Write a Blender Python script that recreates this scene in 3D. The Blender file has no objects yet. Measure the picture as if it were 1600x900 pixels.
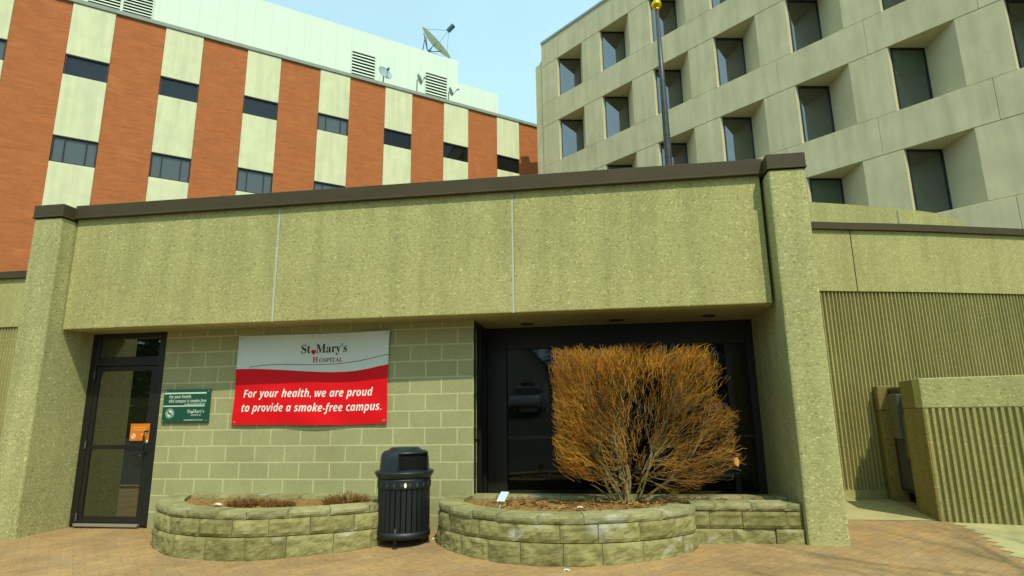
import bpy, bmesh, math, random
from mathutils import Vector, Matrix, noise
C = bpy.context.scene.collection
R = math.radians
rnd = random.Random(7)

# ------------------------------------------------------------------ camera
cam = bpy.data.cameras.new('camera'); camo = bpy.data.objects.new('camera', cam); C.objects.link(camo)
right = Vector((0.98775781, 0.15539476, -0.01367392)); up = Vector((0.0455492, -0.20347018, 0.97802104)); fwd = Vector((-0.14919711, 0.96667076, 0.20805737))
CAMZ = 1.345
camo.matrix_world = Matrix(((right.x, up.x, -fwd.x, 0), (right.y, up.y, -fwd.y, 0), (right.z, up.z, -fwd.z, CAMZ), (0, 0, 0, 1)))
cam.sensor_width = 36; cam.lens = 930.79 * 36 / 1600; cam.clip_start = 0.05; cam.clip_end = 2000
bpy.context.scene.camera = camo
# ------------------------------------------------------------------ sky and sun
SUN = Vector((0.52, -1.0, 1.66)).normalized()
w = bpy.data.worlds.new('World'); bpy.context.scene.world = w; w.use_nodes = True
nt = w.node_tree; bg = nt.nodes['Background']
sky = nt.nodes.new('ShaderNodeTexSky'); sky.sky_type = 'NISHITA'; sky.sun_disc = False
sky.sun_elevation = math.asin(SUN.z); sky.sun_rotation = math.atan2(SUN.x, SUN.y)
sky.air_density = 1.0; sky.dust_density = 2.2; sky.ozone_density = 1.2
# thin high cloud veil over the Nishita sky
veil = nt.nodes.new('ShaderNodeMixRGB'); veil.inputs[2].default_value = (4.5, 7.2, 8.2, 1)
wtc = nt.nodes.new('ShaderNodeTexCoord'); wn0 = nt.nodes.new('ShaderNodeTexNoise'); wn0.inputs['Scale'].default_value = 1.6; wn0.inputs['Detail'].default_value = 5
nt.links.new(wtc.outputs['Generated'], wn0.inputs['Vector'])
wr = nt.nodes.new('ShaderNodeMapRange'); wr.inputs['From Min'].default_value = .3; wr.inputs['From Max'].default_value = .7; wr.inputs['To Min'].default_value = .72; wr.inputs['To Max'].default_value = .95
nt.links.new(wn0.outputs['Fac'], wr.inputs[0]); nt.links.new(wr.outputs[0], veil.inputs[0]); nt.links.new(sky.outputs[0], veil.inputs[1])
nt.links.new(veil.outputs[0], bg.inputs[0]); bg.inputs[1].default_value = 0.132
sl = bpy.data.lights.new('sun', 'SUN'); so = bpy.data.objects.new('sun', sl); C.objects.link(so)
sl.energy = 3.8; sl.angle = R(0.6); sl.color = (1.0, 0.93, 0.74)
so.rotation_euler = (-SUN).to_track_quat('-Z', 'Y').to_euler()
vs = bpy.context.scene.view_settings
vs.view_transform = 'Standard'; vs.look = 'None'; vs.exposure = 0.0; vs.gamma = 1; vs.use_curve_mapping = False

# ------------------------------------------------------------------ materials
def mat(name, col, rough=.8, spec=.3, metal=0., var=.12, vscale=3., bump=0., bscale=60., stain=0., coat=0., col2=None):
    m = bpy.data.materials.new(name); m.use_nodes = True; t = m.node_tree; N = t.nodes; L = t.links
    b = N['Principled BSDF']; b.inputs['Roughness'].default_value = rough; b.inputs['Metallic'].default_value = metal
    b.inputs['Specular IOR Level'].default_value = spec; b.inputs['Coat Weight'].default_value = coat
    tc = N.new('ShaderNodeTexCoord')
    n = N.new('ShaderNodeTexNoise'); n.inputs['Scale'].default_value = vscale; n.inputs['Detail'].default_value = 8; n.inputs['Roughness'].default_value = .65
    L.new(tc.outputs['Object'], n.inputs['Vector'])
    r = N.new('ShaderNodeMapRange'); r.inputs['To Min'].default_value = 1 - var; r.inputs['To Max'].default_value = 1 + var
    r.inputs['From Min'].default_value = .3; r.inputs['From Max'].default_value = .7
    L.new(n.outputs['Fac'], r.inputs['Value'])
    mx = N.new('ShaderNodeVectorMath'); mx.operation = 'SCALE'; mx.inputs[0].default_value = col
    L.new(r.outputs[0], mx.inputs['Scale']); L.new(mx.outputs[0], b.inputs['Base Color'])
    if stain:
        mg = N.new('ShaderNodeMapping'); mg.inputs['Scale'].default_value = (3, 3, .3); L.new(tc.outputs['Object'], mg.inputs[0])
        sn = N.new('ShaderNodeTexNoise'); sn.inputs['Scale'].default_value = 1.; sn.inputs['Detail'].default_value = 7; L.new(mg.outputs[0], sn.inputs['Vector'])
        sr = N.new('ShaderNodeMapRange'); sr.inputs['From Min'].default_value = .34; sr.inputs['From Max'].default_value = .6; sr.inputs['To Min'].default_value = 1 - stain; sr.inputs['To Max'].default_value = 1.03; L.new(sn.outputs['Fac'], sr.inputs[0])
        ml = N.new('ShaderNodeMath'); ml.operation = 'MULTIPLY'; L.new(r.outputs[0], ml.inputs[0]); L.new(sr.outputs[0], ml.inputs[1]); L.new(ml.outputs[0], mx.inputs['Scale'])
    if col2:
        n5 = N.new('ShaderNodeTexNoise'); n5.inputs['Scale'].default_value = 2.6; n5.inputs['Detail'].default_value = 6; L.new(tc.outputs['Object'], n5.inputs['Vector'])
        r5 = ramp(N, [(.38, col), (.62, col2)]); L.new(n5.outputs['Fac'], r5.inputs[0]); L.new(r5.outputs[0], mx.inputs[0])
    if bump:
        n2 = N.new('ShaderNodeTexNoise'); n2.inputs['Scale'].default_value = bscale; n2.inputs['Detail'].default_value = 5
        L.new(tc.outputs['Object'], n2.inputs['Vector'])
        bp = N.new('ShaderNodeBump'); bp.inputs['Strength'].default_value = bump; bp.inputs['Distance'].default_value = .01
        L.new(n2.outputs['Fac'], bp.inputs['Height']); L.new(bp.outputs[0], b.inputs['Normal'])
    return m
def ramp(N, stops):
    r = N.new('ShaderNodeValToRGB'); e = r.color_ramp.elements
    while len(e) < len(stops): e.new(.5)
    for k, (p, c) in enumerate(stops): e[k].position = p; e[k].color = (*c, 1)
    return r
def aggregate(name, c1, c2, c3, scale=42., bump=.55):
    """exposed pebble concrete"""
    m = bpy.data.materials.new(name); m.use_nodes = True; t = m.node_tree; N = t.nodes; L = t.links
    b = N['Principled BSDF']; b.inputs['Roughness'].default_value = .9; b.inputs['Specular IOR Level'].default_value = .2
    tc = N.new('ShaderNodeTexCoord')
    dn = N.new('ShaderNodeTexNoise'); dn.inputs['Scale'].default_value = 25; dn.inputs['Detail'].default_value = 3; L.new(tc.outputs['Object'], dn.inputs['Vector'])
    ad = N.new('ShaderNodeMixRGB'); ad.inputs[0].default_value = .03; L.new(tc.outputs['Object'], ad.inputs[1]); L.new(dn.outputs['Color'], ad.inputs[2])
    v = N.new('ShaderNodeTexVoronoi'); v.inputs['Scale'].default_value = scale; L.new(ad.outputs[0], v.inputs['Vector'])
    wn = N.new('ShaderNodeSeparateColor'); L.new(v.outputs['Color'], wn.inputs[0])
    cr = ramp(N, [(0, [x * .7 for x in c1]), (.06, c1), (.5, c2), (.92, c3), (1, [min(1, x * 1.35) for x in c3])]); L.new(wn.outputs[0], cr.inputs[0])
    big = N.new('ShaderNodeTexNoise'); big.inputs['Scale'].default_value = 1.1; big.inputs['Detail'].default_value = 9; big.inputs['Roughness'].default_value = .7
    L.new(tc.outputs['Object'], big.inputs['Vector'])
    mp = N.new('ShaderNodeMapRange'); mp.inputs['From Min'].default_value = .3; mp.inputs['From Max'].default_value = .7; mp.inputs['To Min'].default_value = .90; mp.inputs['To Max'].default_value = 1.09
    L.new(big.outputs['Fac'], mp.inputs[0])
    # rain streaks running down the face
    mpg = N.new('ShaderNodeMapping'); mpg.inputs['Scale'].default_value = (5, 5, .35); L.new(tc.outputs['Object'], mpg.inputs[0])
    st = N.new('ShaderNodeTexNoise'); st.inputs['Scale'].default_value = 1.; st.inputs['Detail'].default_value = 6; L.new(mpg.outputs[0], st.inputs['Vector'])
    ms = N.new('ShaderNodeMapRange'); ms.inputs['From Min'].default_value = .35; ms.inputs['From Max'].default_value = .6; ms.inputs['To Min'].default_value = .88; ms.inputs['To Max'].default_value = 1.03; L.new(st.outputs['Fac'], ms.inputs[0])
    mu = N.new('ShaderNodeMath'); mu.operation = 'MULTIPLY'; L.new(mp.outputs[0], mu.inputs[0]); L.new(ms.outputs[0], mu.inputs[1])
    sc = N.new('ShaderNodeVectorMath'); sc.operation = 'SCALE'; L.new(cr.outputs[0], sc.inputs[0]); L.new(mu.outputs[0], sc.inputs['Scale'])
    L.new(sc.outputs[0], b.inputs['Base Color'])
    bp = N.new('ShaderNodeBump'); bp.inputs['Strength'].default_value = bump; bp.inputs['Distance'].default_value = .012; bp.invert = True
    L.new(v.outputs['Distance'], bp.inputs['Height']); L.new(bp.outputs[0], b.inputs['Normal'])
    return m
def brickmat(name, c1, c2, mortar, bw, bh, msize, off, axis='xz', bump=.3, var=.15, smooth=.1, rough=.9, bias=0., rot=0., fine=90., fv=.12, zs=1.):
    m = bpy.data.materials.new(name); m.use_nodes = True; t = m.node_tree; N = t.nodes; L = t.links
    b = N['Principled BSDF']; b.inputs['Roughness'].default_value = rough; b.inputs['Specular IOR Level'].default_value = .2
    tc = N.new('ShaderNodeTexCoord'); sp = N.new('ShaderNodeSeparateXYZ'); L.new(tc.outputs['Object'], sp.inputs[0])
    cb = N.new('ShaderNodeCombineXYZ')
    idx = {'x': 0, 'y': 1, 'z': 2}
    L.new(sp.outputs[idx[axis[0]]], cb.inputs[0]); L.new(sp.outputs[idx[axis[1]]], cb.inputs[1])
    mp = N.new('ShaderNodeMapping'); mp.vector_type = 'TEXTURE'; mp.inputs['Location'].default_value = (off[0], off[1], 0); mp.inputs['Rotation'].default_value = (0, 0, rot)
    L.new(cb.outputs[0], mp.inputs[0])
    br = N.new('ShaderNodeTexBrick'); br.inputs['Scale'].default_value = 1; br.inputs['Brick Width'].default_value = bw; br.inputs['Row Height'].default_value = bh
    br.inputs['Mortar Size'].default_value = msize; br.inputs['Mortar Smooth'].default_value = smooth; br.inputs['Bias'].default_value = bias
    br.inputs['Color1'].default_value = (*c1, 1); br.inputs['Color2'].default_value = (*c2, 1); br.inputs['Mortar'].default_value = (*mortar, 1)
    L.new(mp.outputs[0], br.inputs['Vector'])
    n = N.new('ShaderNodeTexNoise'); n.inputs['Scale'].default_value = 1.3; n.inputs['Detail'].default_value = 9; n.inputs['Roughness'].default_value = .7; L.new(tc.outputs['Object'], n.inputs['Vector'])
    r = N.new('ShaderNodeMapRange'); r.inputs['From Min'].default_value = .3; r.inputs['From Max'].default_value = .7; r.inputs['To Min'].default_value = 1 - var; r.inputs['To Max'].default_value = 1 + var; L.new(n.outputs['Fac'], r.inputs[0])
    n3 = N.new('ShaderNodeTexNoise'); n3.inputs['Scale'].default_value = fine; n3.inputs['Detail'].default_value = 4
    m3 = N.new('ShaderNodeMapping'); m3.inputs['Scale'].default_value = (1, 1, zs); L.new(tc.outputs['Object'], m3.inputs[0]); L.new(m3.outputs[0], n3.inputs['Vector'])
    r3 = N.new('ShaderNodeMapRange'); r3.inputs['From Min'].default_value = .3; r3.inputs['From Max'].default_value = .7; r3.inputs['To Min'].default_value = 1 - fv; r3.inputs['To Max'].default_value = 1 + fv; L.new(n3.outputs['Fac'], r3.inputs[0])
    mu = N.new('ShaderNodeMath'); mu.operation = 'MULTIPLY'; L.new(r.outputs[0], mu.inputs[0]); L.new(r3.outputs[0], mu.inputs[1])
    sc = N.new('ShaderNodeVectorMath'); sc.operation = 'SCALE'; L.new(br.outputs['Color'], sc.inputs[0]); L.new(mu.outputs[0], sc.inputs['Scale'])
    L.new(sc.outputs[0], b.inputs['Base Color'])
    bp = N.new('ShaderNodeBump'); bp.inputs['Strength'].default_value = bump; bp.inputs['Distance'].default_value = .006; bp.invert = True
    ad = N.new('ShaderNodeMath'); ad.operation = 'MULTIPLY_ADD'; L.new(n3.outputs['Fac'], ad.inputs[0]); ad.inputs[1].default_value = -.35; L.new(br.outputs['Fac'], ad.inputs[2])
    L.new(ad.outputs[0], bp.inputs['Height']); L.new(bp.outputs[0], b.inputs['Normal'])
    return m
def splitface(name, dark, mid, lite):
    """rough split-face retaining block with moss and lime marks; per block tone from the 'tone' attribute"""
    m = bpy.data.materials.new(name); m.use_nodes = True; t = m.node_tree; N = t.nodes; L = t.links
    b = N['Principled BSDF']; b.inputs['Roughness'].default_value = .95; b.inputs['Specular IOR Level'].default_value = .15
    tc = N.new('ShaderNodeTexCoord')
    n = N.new('ShaderNodeTexNoise'); n.inputs['Scale'].default_value = 9; n.inputs['Detail'].default_value = 10; n.inputs['Roughness'].default_value = .72; L.new(tc.outputs['Object'], n.inputs['Vector'])
    n2 = N.new('ShaderNodeTexNoise'); n2.inputs['Scale'].default_value = 2.2; n2.inputs['Detail'].default_value = 5; L.new(tc.outputs['Object'], n2.inputs['Vector'])
    at = N.new('ShaderNodeAttribute'); at.attribute_name = 'tone'
    a1 = N.new('ShaderNodeMath'); a1.operation = 'MULTIPLY_ADD'; L.new(n2.outputs['Fac'], a1.inputs[0]); a1.inputs[1].default_value = .5; L.new(n.outputs['Fac'], a1.inputs[2])
    a2 = N.new('ShaderNodeMath'); a2.operation = 'MULTIPLY_ADD'; L.new(at.outputs['Fac'], a2.inputs[0]); a2.inputs[1].default_value = .22; L.new(a1.outputs[0], a2.inputs[2])
    cr = ramp(N, [(.42, dark), (.62, mid), (.8, lite), (.98, [x * 1.25 for x in lite])])
    mr = N.new('ShaderNodeMapRange'); mr.inputs['From Min'].default_value = 0; mr.inputs['From Max'].default_value = 1.25; L.new(a2.outputs[0], mr.inputs[0]); L.new(mr.outputs[0], cr.inputs[0])
    # lime marks
    n4 = N.new('ShaderNodeTexNoise'); n4.inputs['Scale'].default_value = 3.1; n4.inputs['Detail'].default_value = 6; n4.inputs['Roughness'].default_value = .6
    mpp = N.new('ShaderNodeMapping'); mpp.inputs['Location'].default_value = (3.3, 1.7, 0); mpp.inputs['Scale'].default_value = (1, 1, 1.6); L.new(tc.outputs['Object'], mpp.inputs[0]); L.new(mpp.outputs[0], n4.inputs['Vector'])
    m4 = N.new('ShaderNodeMapRange'); m4.inputs['From Min'].default_value = .60; m4.inputs['From Max'].default_value = .70; m4.inputs['To Max'].default_value = .75; L.new(n4.outputs['Fac'], m4.inputs[0])
    mx = N.new('ShaderNodeMixRGB'); L.new(m4.outputs[0], mx.inputs[0]); L.new(cr.outputs[0], mx.inputs[1]); mx.inputs[2].default_value = (.42, .43, .34, 1)
    L.new(mx.outputs[0], b.inputs['Base Color'])
    bp = N.new('ShaderNodeBump'); bp.inputs['Strength'].default_value = .8; bp.inputs['Distance'].default_value = .02; L.new(n.outputs['Fac'], bp.inputs['Height']); L.new(bp.outputs[0], b.inputs['Normal'])
    return m
def glass(name, col, rough=.03, spec=.5, coat=0., ior=1.5):
    m = bpy.data.materials.new(name); m.use_nodes = True; t = m.node_tree; N = t.nodes; L = t.links
    b = N['Principled BSDF']; b.inputs['Base Color'].default_value = (*col, 1); b.inputs['Roughness'].default_value = rough
    b.inputs['Specular IOR Level'].default_value = spec; b.inputs['Coat Weight'].default_value = coat
    tc = N.new('ShaderNodeTexCoord'); n = N.new('ShaderNodeTexNoise'); n.inputs['Scale'].default_value = 1.2; b.inputs['IOR'].default_value = ior; L.new(tc.outputs['Object'], n.inputs['Vector'])
    bp = N.new('ShaderNodeBump'); bp.inputs['Strength'].default_value = .02; bp.inputs['Distance'].default_value = .02; L.new(n.outputs['Fac'], bp.inputs['Height']); L.new(bp.outputs[0], b.inputs['Normal'])
    return m

M = {}
M['agg'] = aggregate('pebble_concrete', (.345, .337, .128), (.393, .384, .148), (.435, .423, .178), 64., .2)
M['agg_pier'] = aggregate('pebble_concrete_pier', (.345, .342, .138), (.395, .39, .162), (.445, .44, .20), 60., .24)
M['agg_wing'] = aggregate('pebble_concrete_wing', (.335, .325, .122), (.372, .36, .139), (.41, .395, .165), 62., .2)
M['agg_brown'] = aggregate('stained_shaded_pebble_concrete', (.19, .155, .05), (.225, .185, .06), (.26, .215, .08), 62., .25)  # brown stain plus the pillars' shade, both darkened into the colour
M['rib'] = aggregate('ribbed_concrete', (.325, .30, .115), (.35, .325, .125), (.375, .35, .14), 75., .08)
M['block'] = brickmat('block_wall_masonry', (.325, .328, .155), (.36, .36, .175), (.49, .495, .25), .4064, .2032, .0105, (-5.066 - .0, 1.207 - 6 * .2032), bump=.5, var=.1)
M['brick'] = brickmat('orange_brick', (.51, .142, .032), (.44, .118, .028), (.36, .18, .085), .203, .068, .010, (0, 0), axis='xz', bump=.3, var=.10, fine=.9, fv=.11, zs=9.)
M['stucco'] = mat('cream_stucco', (.68, .71, .44), .9, .2, stain=.09, var=.07, vscale=1.5, bump=.2, bscale=40)
M['white_wall'] = brickmat('white_metal_cladding', (.70, .82, .67), (.69, .81, .665), (.62, .74, .60), .9, 40., .02, (0, -10), bump=.15, var=.035, rough=.7, fine=1., fv=.015)
M['conc'] = mat('smooth_concrete', (.555, .525, .315), .85, .25, stain=.12, var=.10, vscale=.9, bump=.15, bscale=30)
M['conc_reveal'] = mat('smooth_concrete_reveal', (.555, .525, .315), .85, .25, var=.06, vscale=1.2)
M['conc_cap'] = mat('weathered_parapet_cap', (.28, .33, .26), .7, .3, var=.1)
M['bronze'] = mat('bronze_coping_metal', (.062, .052, .024), .6, .22, var=.12, vscale=2)
M['darkframe'] = mat('dark_bronze_frame', (.012, .012, .009), .4, .5, var=.1)
M['glass_dark'] = glass('dark_window_glass', (.006, .0065, .003), .03, .5, 0., 1.58)
M['glass_door'] = glass('door_glass', (.014, .017, .007), .02, .5, 0., 2.5)
M['glass_b'] = glass('office_glass', (.006, .022, .022), .02, .5, .0, 3.0)
M['glass_a'] = glass('blue_grey_glass', (.012, .02, .024), .03, .6)
M['glass_grey'] = glass('grey_glass', (.085, .11, .105), .05, .7)
M['glass_black'] = glass('black_glass', (.008, .009, .008), .03, .4)
M['blind'] = mat('roller_blind', (.10, .125, .07), .8, .2, var=.05)
M['alu'] = mat('brushed_aluminium', (.55, .60, .56), .35, .5, .8, var=.05)
M['sealant'] = mat('grey_joint_sealant', (.44, .49, .37), .7, .3, var=.08, vscale=6)
M['soffit'] = mat('plaster_soffit', (.30, .29, .16), .85, .2, var=.05)
M['interior'] = mat('dark_interior', (.01, .01, .008), .9, .1, var=.05)
M['block_sf'] = splitface('split_face_block', (.125, .12, .04), (.235, .22, .08), (.335, .315, .13))
M['cap_sf'] = splitface('split_face_cap', (.14, .14, .06), (.235, .23, .10), (.335, .325, .155))
M['soil'] = mat('bark_mulch_soil', (.24, .145, .05), .95, .1, var=.5, vscale=22, bump=1., bscale=45)
M['paver'] = brickmat('clay_pavers', (.375, .235, .09), (.31, .212, .10), (.225, .16, .072), .2, .1, .003, (0, 0), axis='xy', bump=.4, var=.26, rot=R(45), bias=.1, fine=30)
M['padconc'] = mat('broomed_concrete', (.39, .365, .17), .9, .2, var=.12, vscale=2.5, bump=.2)
M['asphalt'] = mat('asphalt', (.05, .05, .046), .9, .2, var=.15, vscale=2, bump=.4, bscale=80)
M['lawn'] = mat('dry_lawn', (.10, .10, .035), .95, .1, var=.4, vscale=3)
M['navy'] = mat('navy_black_powder_coat', (.006, .009, .010), .5, .5, var=.15, vscale=5)
M['navy_lid'] = mat('dark_blue_plastic_lid', (.010, .018, .022), .42, .5, var=.15, vscale=5)
M['black'] = mat('matt_black', (.004, .004, .004), .8, .2, var=.05)
M['white'] = mat('white_print', (.78, .80, .72), .6, .3, var=.03)
M['banner_white'] = mat('white_vinyl', (.66, .74, .66), .5, .35, var=.04, vscale=2)
M['banner_red'] = mat('red_vinyl', (.72, .002, .006), .55, .25, var=.05, vscale=2)
M['print_dark'] = mat('dark_grey_print', (.03, .035, .03), .6, .2, var=.03)
M['print_red'] = mat('dark_red_print', (.33, .05, .04), .6, .2, var=.03)
M['heart'] = mat('red_heart_print', (.55, .01, .02), .6, .2, var=.03)
M['sign_green'] = mat('dark_green_sign', (.010, .075, .042), .45, .4, var=.06)
M['sign_print'] = mat('pale_green_print', (.50, .66, .52), .6, .3, var=.04)
M['sticker'] = mat('orange_sticker', (.66, .19, .008), .6, .3, var=.06)
M['sticker_print'] = mat('pale_orange_print', (.78, .42, .12), .6, .3, var=.05)
M['gold'] = mat('gold_leaf', (.85, .55, .02), .25, .6, .85, var=.1)
M['pole'] = mat('weathered_bronze_pole', (.048, .058, .054), .45, .5, .3, var=.25, vscale=4)
M['dish'] = mat('grey_dish_paint', (.30, .42, .42), .6, .3, var=.08)
M['dish_big'] = mat('cream_dish_paint', (.36, .35, .23), .6, .3, var=.08)
M['steel'] = mat('galvanised_steel', (.09, .14, .15), .5, .5, .4, var=.15)
M['slat'] = mat('dark_louvre_gap', (.05, .065, .055), .7, .3, var=.1)
M['louvre'] = mat('pale_louvre_blade', (.62, .72, .58), .6, .3, var=.05)
M['stem'] = mat('grey_bark', (.24, .20, .085), .9, .1, var=.3, vscale=14, col2=(.15, .115, .045))
M['twig'] = mat('orange_twig', (.48, .225, .022), .85, .1, var=.4, vscale=9., col2=(.29, .11, .014))
M['twig2'] = mat('brown_twig', (.21, .14, .04), .85, .1, var=.35, vscale=9, col2=(.12, .075, .025))
M['drybrown'] = mat('dry_red_brown_foliage', (.17, .085, .025), .9, .1, var=.4, vscale=15)
M['leaf'] = mat('dead_leaf', (.46, .25, .06), .8, .2, var=.2)
M['litter'] = mat('brown_leaf_litter', (.36, .20, .05), .9, .1, var=.4, vscale=20, col2=(.14, .07, .025))
M['paper'] = mat('pale_litter', (.7, .68, .56), .8, .2, var=.08)
M['tag'] = mat('pale_blue_plate', (.50, .64, .66), .4, .4, var=.03)
M['tagrod'] = mat('grey_rod', (.38, .38, .31), .5, .4, var=.05)
M['car'] = mat('silver_car_paint', (.45, .46, .45), .3, .6, .4, var=.03, coat=.6)
M['tyre'] = mat('tyre_rubber', (.02, .02, .02), .9, .2, var=.1)
M['lamp'] = mat('headlamp_lens', (.7, .7, .68), .15, .7, var=.03)
M['siding'] = mat('pale_house_siding', (.5, .5, .42), .8, .2, var=.06)
M['shingle'] = mat('roof_shingle', (.09, .08, .07), .9, .2, var=.2)
M['bark'] = mat('tree_bark', (.10, .085, .06), .95, .1, var=.3)
M['roofing'] = mat('grey_roofing', (.16, .16, .13), .9, .2, var=.15)
M['meter'] = mat('grey_cabinet_paint', (.075, .078, .066), .5, .4, var=.1)

# ------------------------------------------------------------------ mesh builder
class MB:
    def __init__(s): s.v = []; s.f = []; s.tone = []
    def add(s, vs_, fs, tone=.5):
        o = len(s.v); s.v += [tuple(p) for p in vs_]; s.f += [tuple(o + i for i in f) for f in fs]; s.tone += [tone] * len(vs_); return s
    def hexa(s, p, tone=.5):      # 8 corners: bottom ring 0-3 anticlockwise, top ring 4-7
        return s.add(p, [(3, 2, 1, 0), (4, 5, 6, 7), (0, 1, 5, 4), (1, 2, 6, 5), (2, 3, 7, 6), (3, 0, 4, 7)], tone)
    def box(s, x0, x1, y0, y1, z0, z1, F=None, tone=.5):
        p = [(x0, y0, z0), (x1, y0, z0), (x1, y1, z0), (x0, y1, z0), (x0, y0, z1), (x1, y0, z1), (x1, y1, z1), (x0, y1, z1)]
        if F: p = [F(*q) for q in p]
        return s.hexa(p, tone)
    def prism(s, poly, z0, z1, F=None):
        n = len(poly); b = [(x, y, z0) for x, y in poly]; t = [(x, y, z1) for x, y in poly]
        p = b + t
        if F: p = [F(*q) for q in p]
        return s.add(p, [tuple(reversed(range(n))), tuple(range(n, 2 * n))] + [(i, (i + 1) % n, n + (i + 1) % n, n + i) for i in range(n)])
    def tube(s, pts, radii, n=6, cap=True):
        rings = []; vs_ = []; fs = []
        pts = [Vector(p) for p in pts]
        for i, p in enumerate(pts):
            d = (pts[min(i + 1, len(pts) - 1)] - pts[max(i - 1, 0)]).normalized()
            a = Vector((0, 0, 1)) if abs(d.z) < .9 else Vector((1, 0, 0))
            u = d.cross(a).normalized(); v = d.cross(u)
            for k in range(n):
                t = 2 * math.pi * k / n
                vs_.append(p + (u * math.cos(t) + v * math.sin(t)) * radii[i])
        for i in range(len(pts) - 1):
            for k in range(n):
                fs.append((i * n + k, i * n + (k + 1) % n, (i + 1) * n + (k + 1) % n, (i + 1) * n + k))
        if cap: fs += [tuple(reversed(range(n))), tuple(range((len(pts) - 1) * n, len(pts) * n))]
        return s.add(vs_, fs)
    def lathe(s, prof, cx=0, cy=0, n=32, capb=True, capt=True, F=None):
        vs_ = []; fs = []
        for r, z in prof:
            for k in range(n):
                t = 2 * math.pi * k / n; q = (cx + r * math.cos(t), cy + r * math.sin(t), z)
                vs_.append(F(*q) if F else q)
        for i in range(len(prof) - 1):
            for k in range(n): fs.append((i * n + k, i * n + (k + 1) % n, (i + 1) * n + (k + 1) % n, (i + 1) * n + k))
        if capb: fs.append(tuple(reversed(range(n))))
        if capt: fs.append(tuple(range((len(prof) - 1) * n, len(prof) * n)))
        return s.add(vs_, fs)
    def quad(s, a, b, c, d): return s.add([a, b, c, d], [(0, 1, 2, 3)])
    def build(s, name, m, parent=None, bevel=0., seg=1, smooth=False, tone=False, fix=True):
        me = bpy.data.meshes.new(name); me.from_pydata(s.v, [], s.f)
        if tone:
            a = me.attributes.new('tone', 'FLOAT', 'POINT'); a.data.foreach_set('value', s.tone)
        if bevel or fix:
            bm = bmesh.new(); bm.from_mesh(me)
            if fix: bmesh.ops.recalc_face_normals(bm, faces=bm.faces)
            if bevel:
                es = [e for e in bm.edges if len(e.link_faces) == 2 and e.calc_face_angle(0) > R(35)]
                bmesh.ops.bevel(bm, geom=es, offset=bevel, segments=seg, affect='EDGES', profile=.5, clamp_overlap=True)
            bm.to_mesh(me); bm.free()
        me.materials.append(m); me.update()
        if smooth: me.polygons.foreach_set('use_smooth', [True] * len(me.polygons))
        o = bpy.data.objects.new(name, me); C.objects.link(o)
        if parent: adopt(o, parent)
        return o
def wloc(p):
    v = Vector(p.location)
    while p.parent: p = p.parent; v += Vector(p.location)
    return v
def adopt(o, parent):             # geometry stays where it is written, in world coordinates
    o.parent = parent
    root = parent
    while root.parent: root = root.parent
    if parent is root: o.matrix_parent_inverse = Matrix.Translation(-Vector(root.location)) if root.type == 'EMPTY' else Matrix()
def tag(o, label, cat, group=None):
    o['label'] = label; o['category'] = cat
    if group: o['group'] = group
    return o
def thing(name, label, cat, loc=(0, 0, 0), group=None):
    o = bpy.data.objects.new(name, None); C.objects.link(o); o.location = loc; o.empty_display_size = .3
    return tag(o, label, cat, group)
def struct(name, mb, m, **k):
    o = mb.build(name, m, **k); o['kind'] = 'structure'; return o
def text_mesh(body, size, m, name, parent, place, sx=1., shear=0., bold=0., align='LEFT', space=1.):
    """flat lettering turned into a mesh; place(u, v) maps lettering coordinates to the world"""
    c = bpy.data.curves.new(name, 'FONT'); c.body = body; c.size = size; c.shear = shear; c.offset = bold; c.align_x = align; c.space_character = space; c.resolution_u = 3
    t = bpy.data.objects.new('text_source', c); C.objects.link(t)
    dg = bpy.context.evaluated_depsgraph_get(); dg.update()
    me = bpy.data.meshes.new_from_object(t.evaluated_get(dg)); me.name = name
    bpy.data.objects.remove(t); 
    for v in me.vertices: v.co = place(v.co.x * sx, v.co.y)
    me.materials.clear(); me.materials.append(m)
    o = bpy.data.objects.new(name, me); C.objects.link(o)
    if parent: adopt(o, parent)
    return o
def words_mesh(body, size, m, name, parent, place, fn, gap, **k):
    x = 0.; sx = k.get('sx', 1.)
    for wd in body.split(' '):
        c = bpy.data.curves.new(name, 'FONT'); c.body = fn(wd); c.size = size; t = bpy.data.objects.new('text_source', c); C.objects.link(t)
        dg = bpy.context.evaluated_depsgraph_get(); dg.update(); wdt = max(v[0] for v in t.bound_box) * sx; bpy.data.objects.remove(t)
        x0 = x; text_mesh(fn(wd), size, m, name, parent, lambda a, b, x0=x0: place(x0 + a, b), **k); x += wdt + gap
def catmull(pts, step=.03):
    out = []; P = [Vector(p) for p in pts]
    for i in range(len(P) - 1):
        p0 = P[max(i - 1, 0)]; p1 = P[i]; p2 = P[i + 1]; p3 = P[min(i + 2, len(P) - 1)]
        n = max(2, int((p2 - p1).length / step))
        for k in range(n):
            t = k / n
            out.append(.5 * ((2 * p1) + (p2 - p0) * t + (2 * p0 - 5 * p1 + 4 * p2 - p3) * t * t + (3 * p1 - p0 - 3 * p2 + p3) * t ** 3))
    out.append(P[-1]); return out

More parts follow.
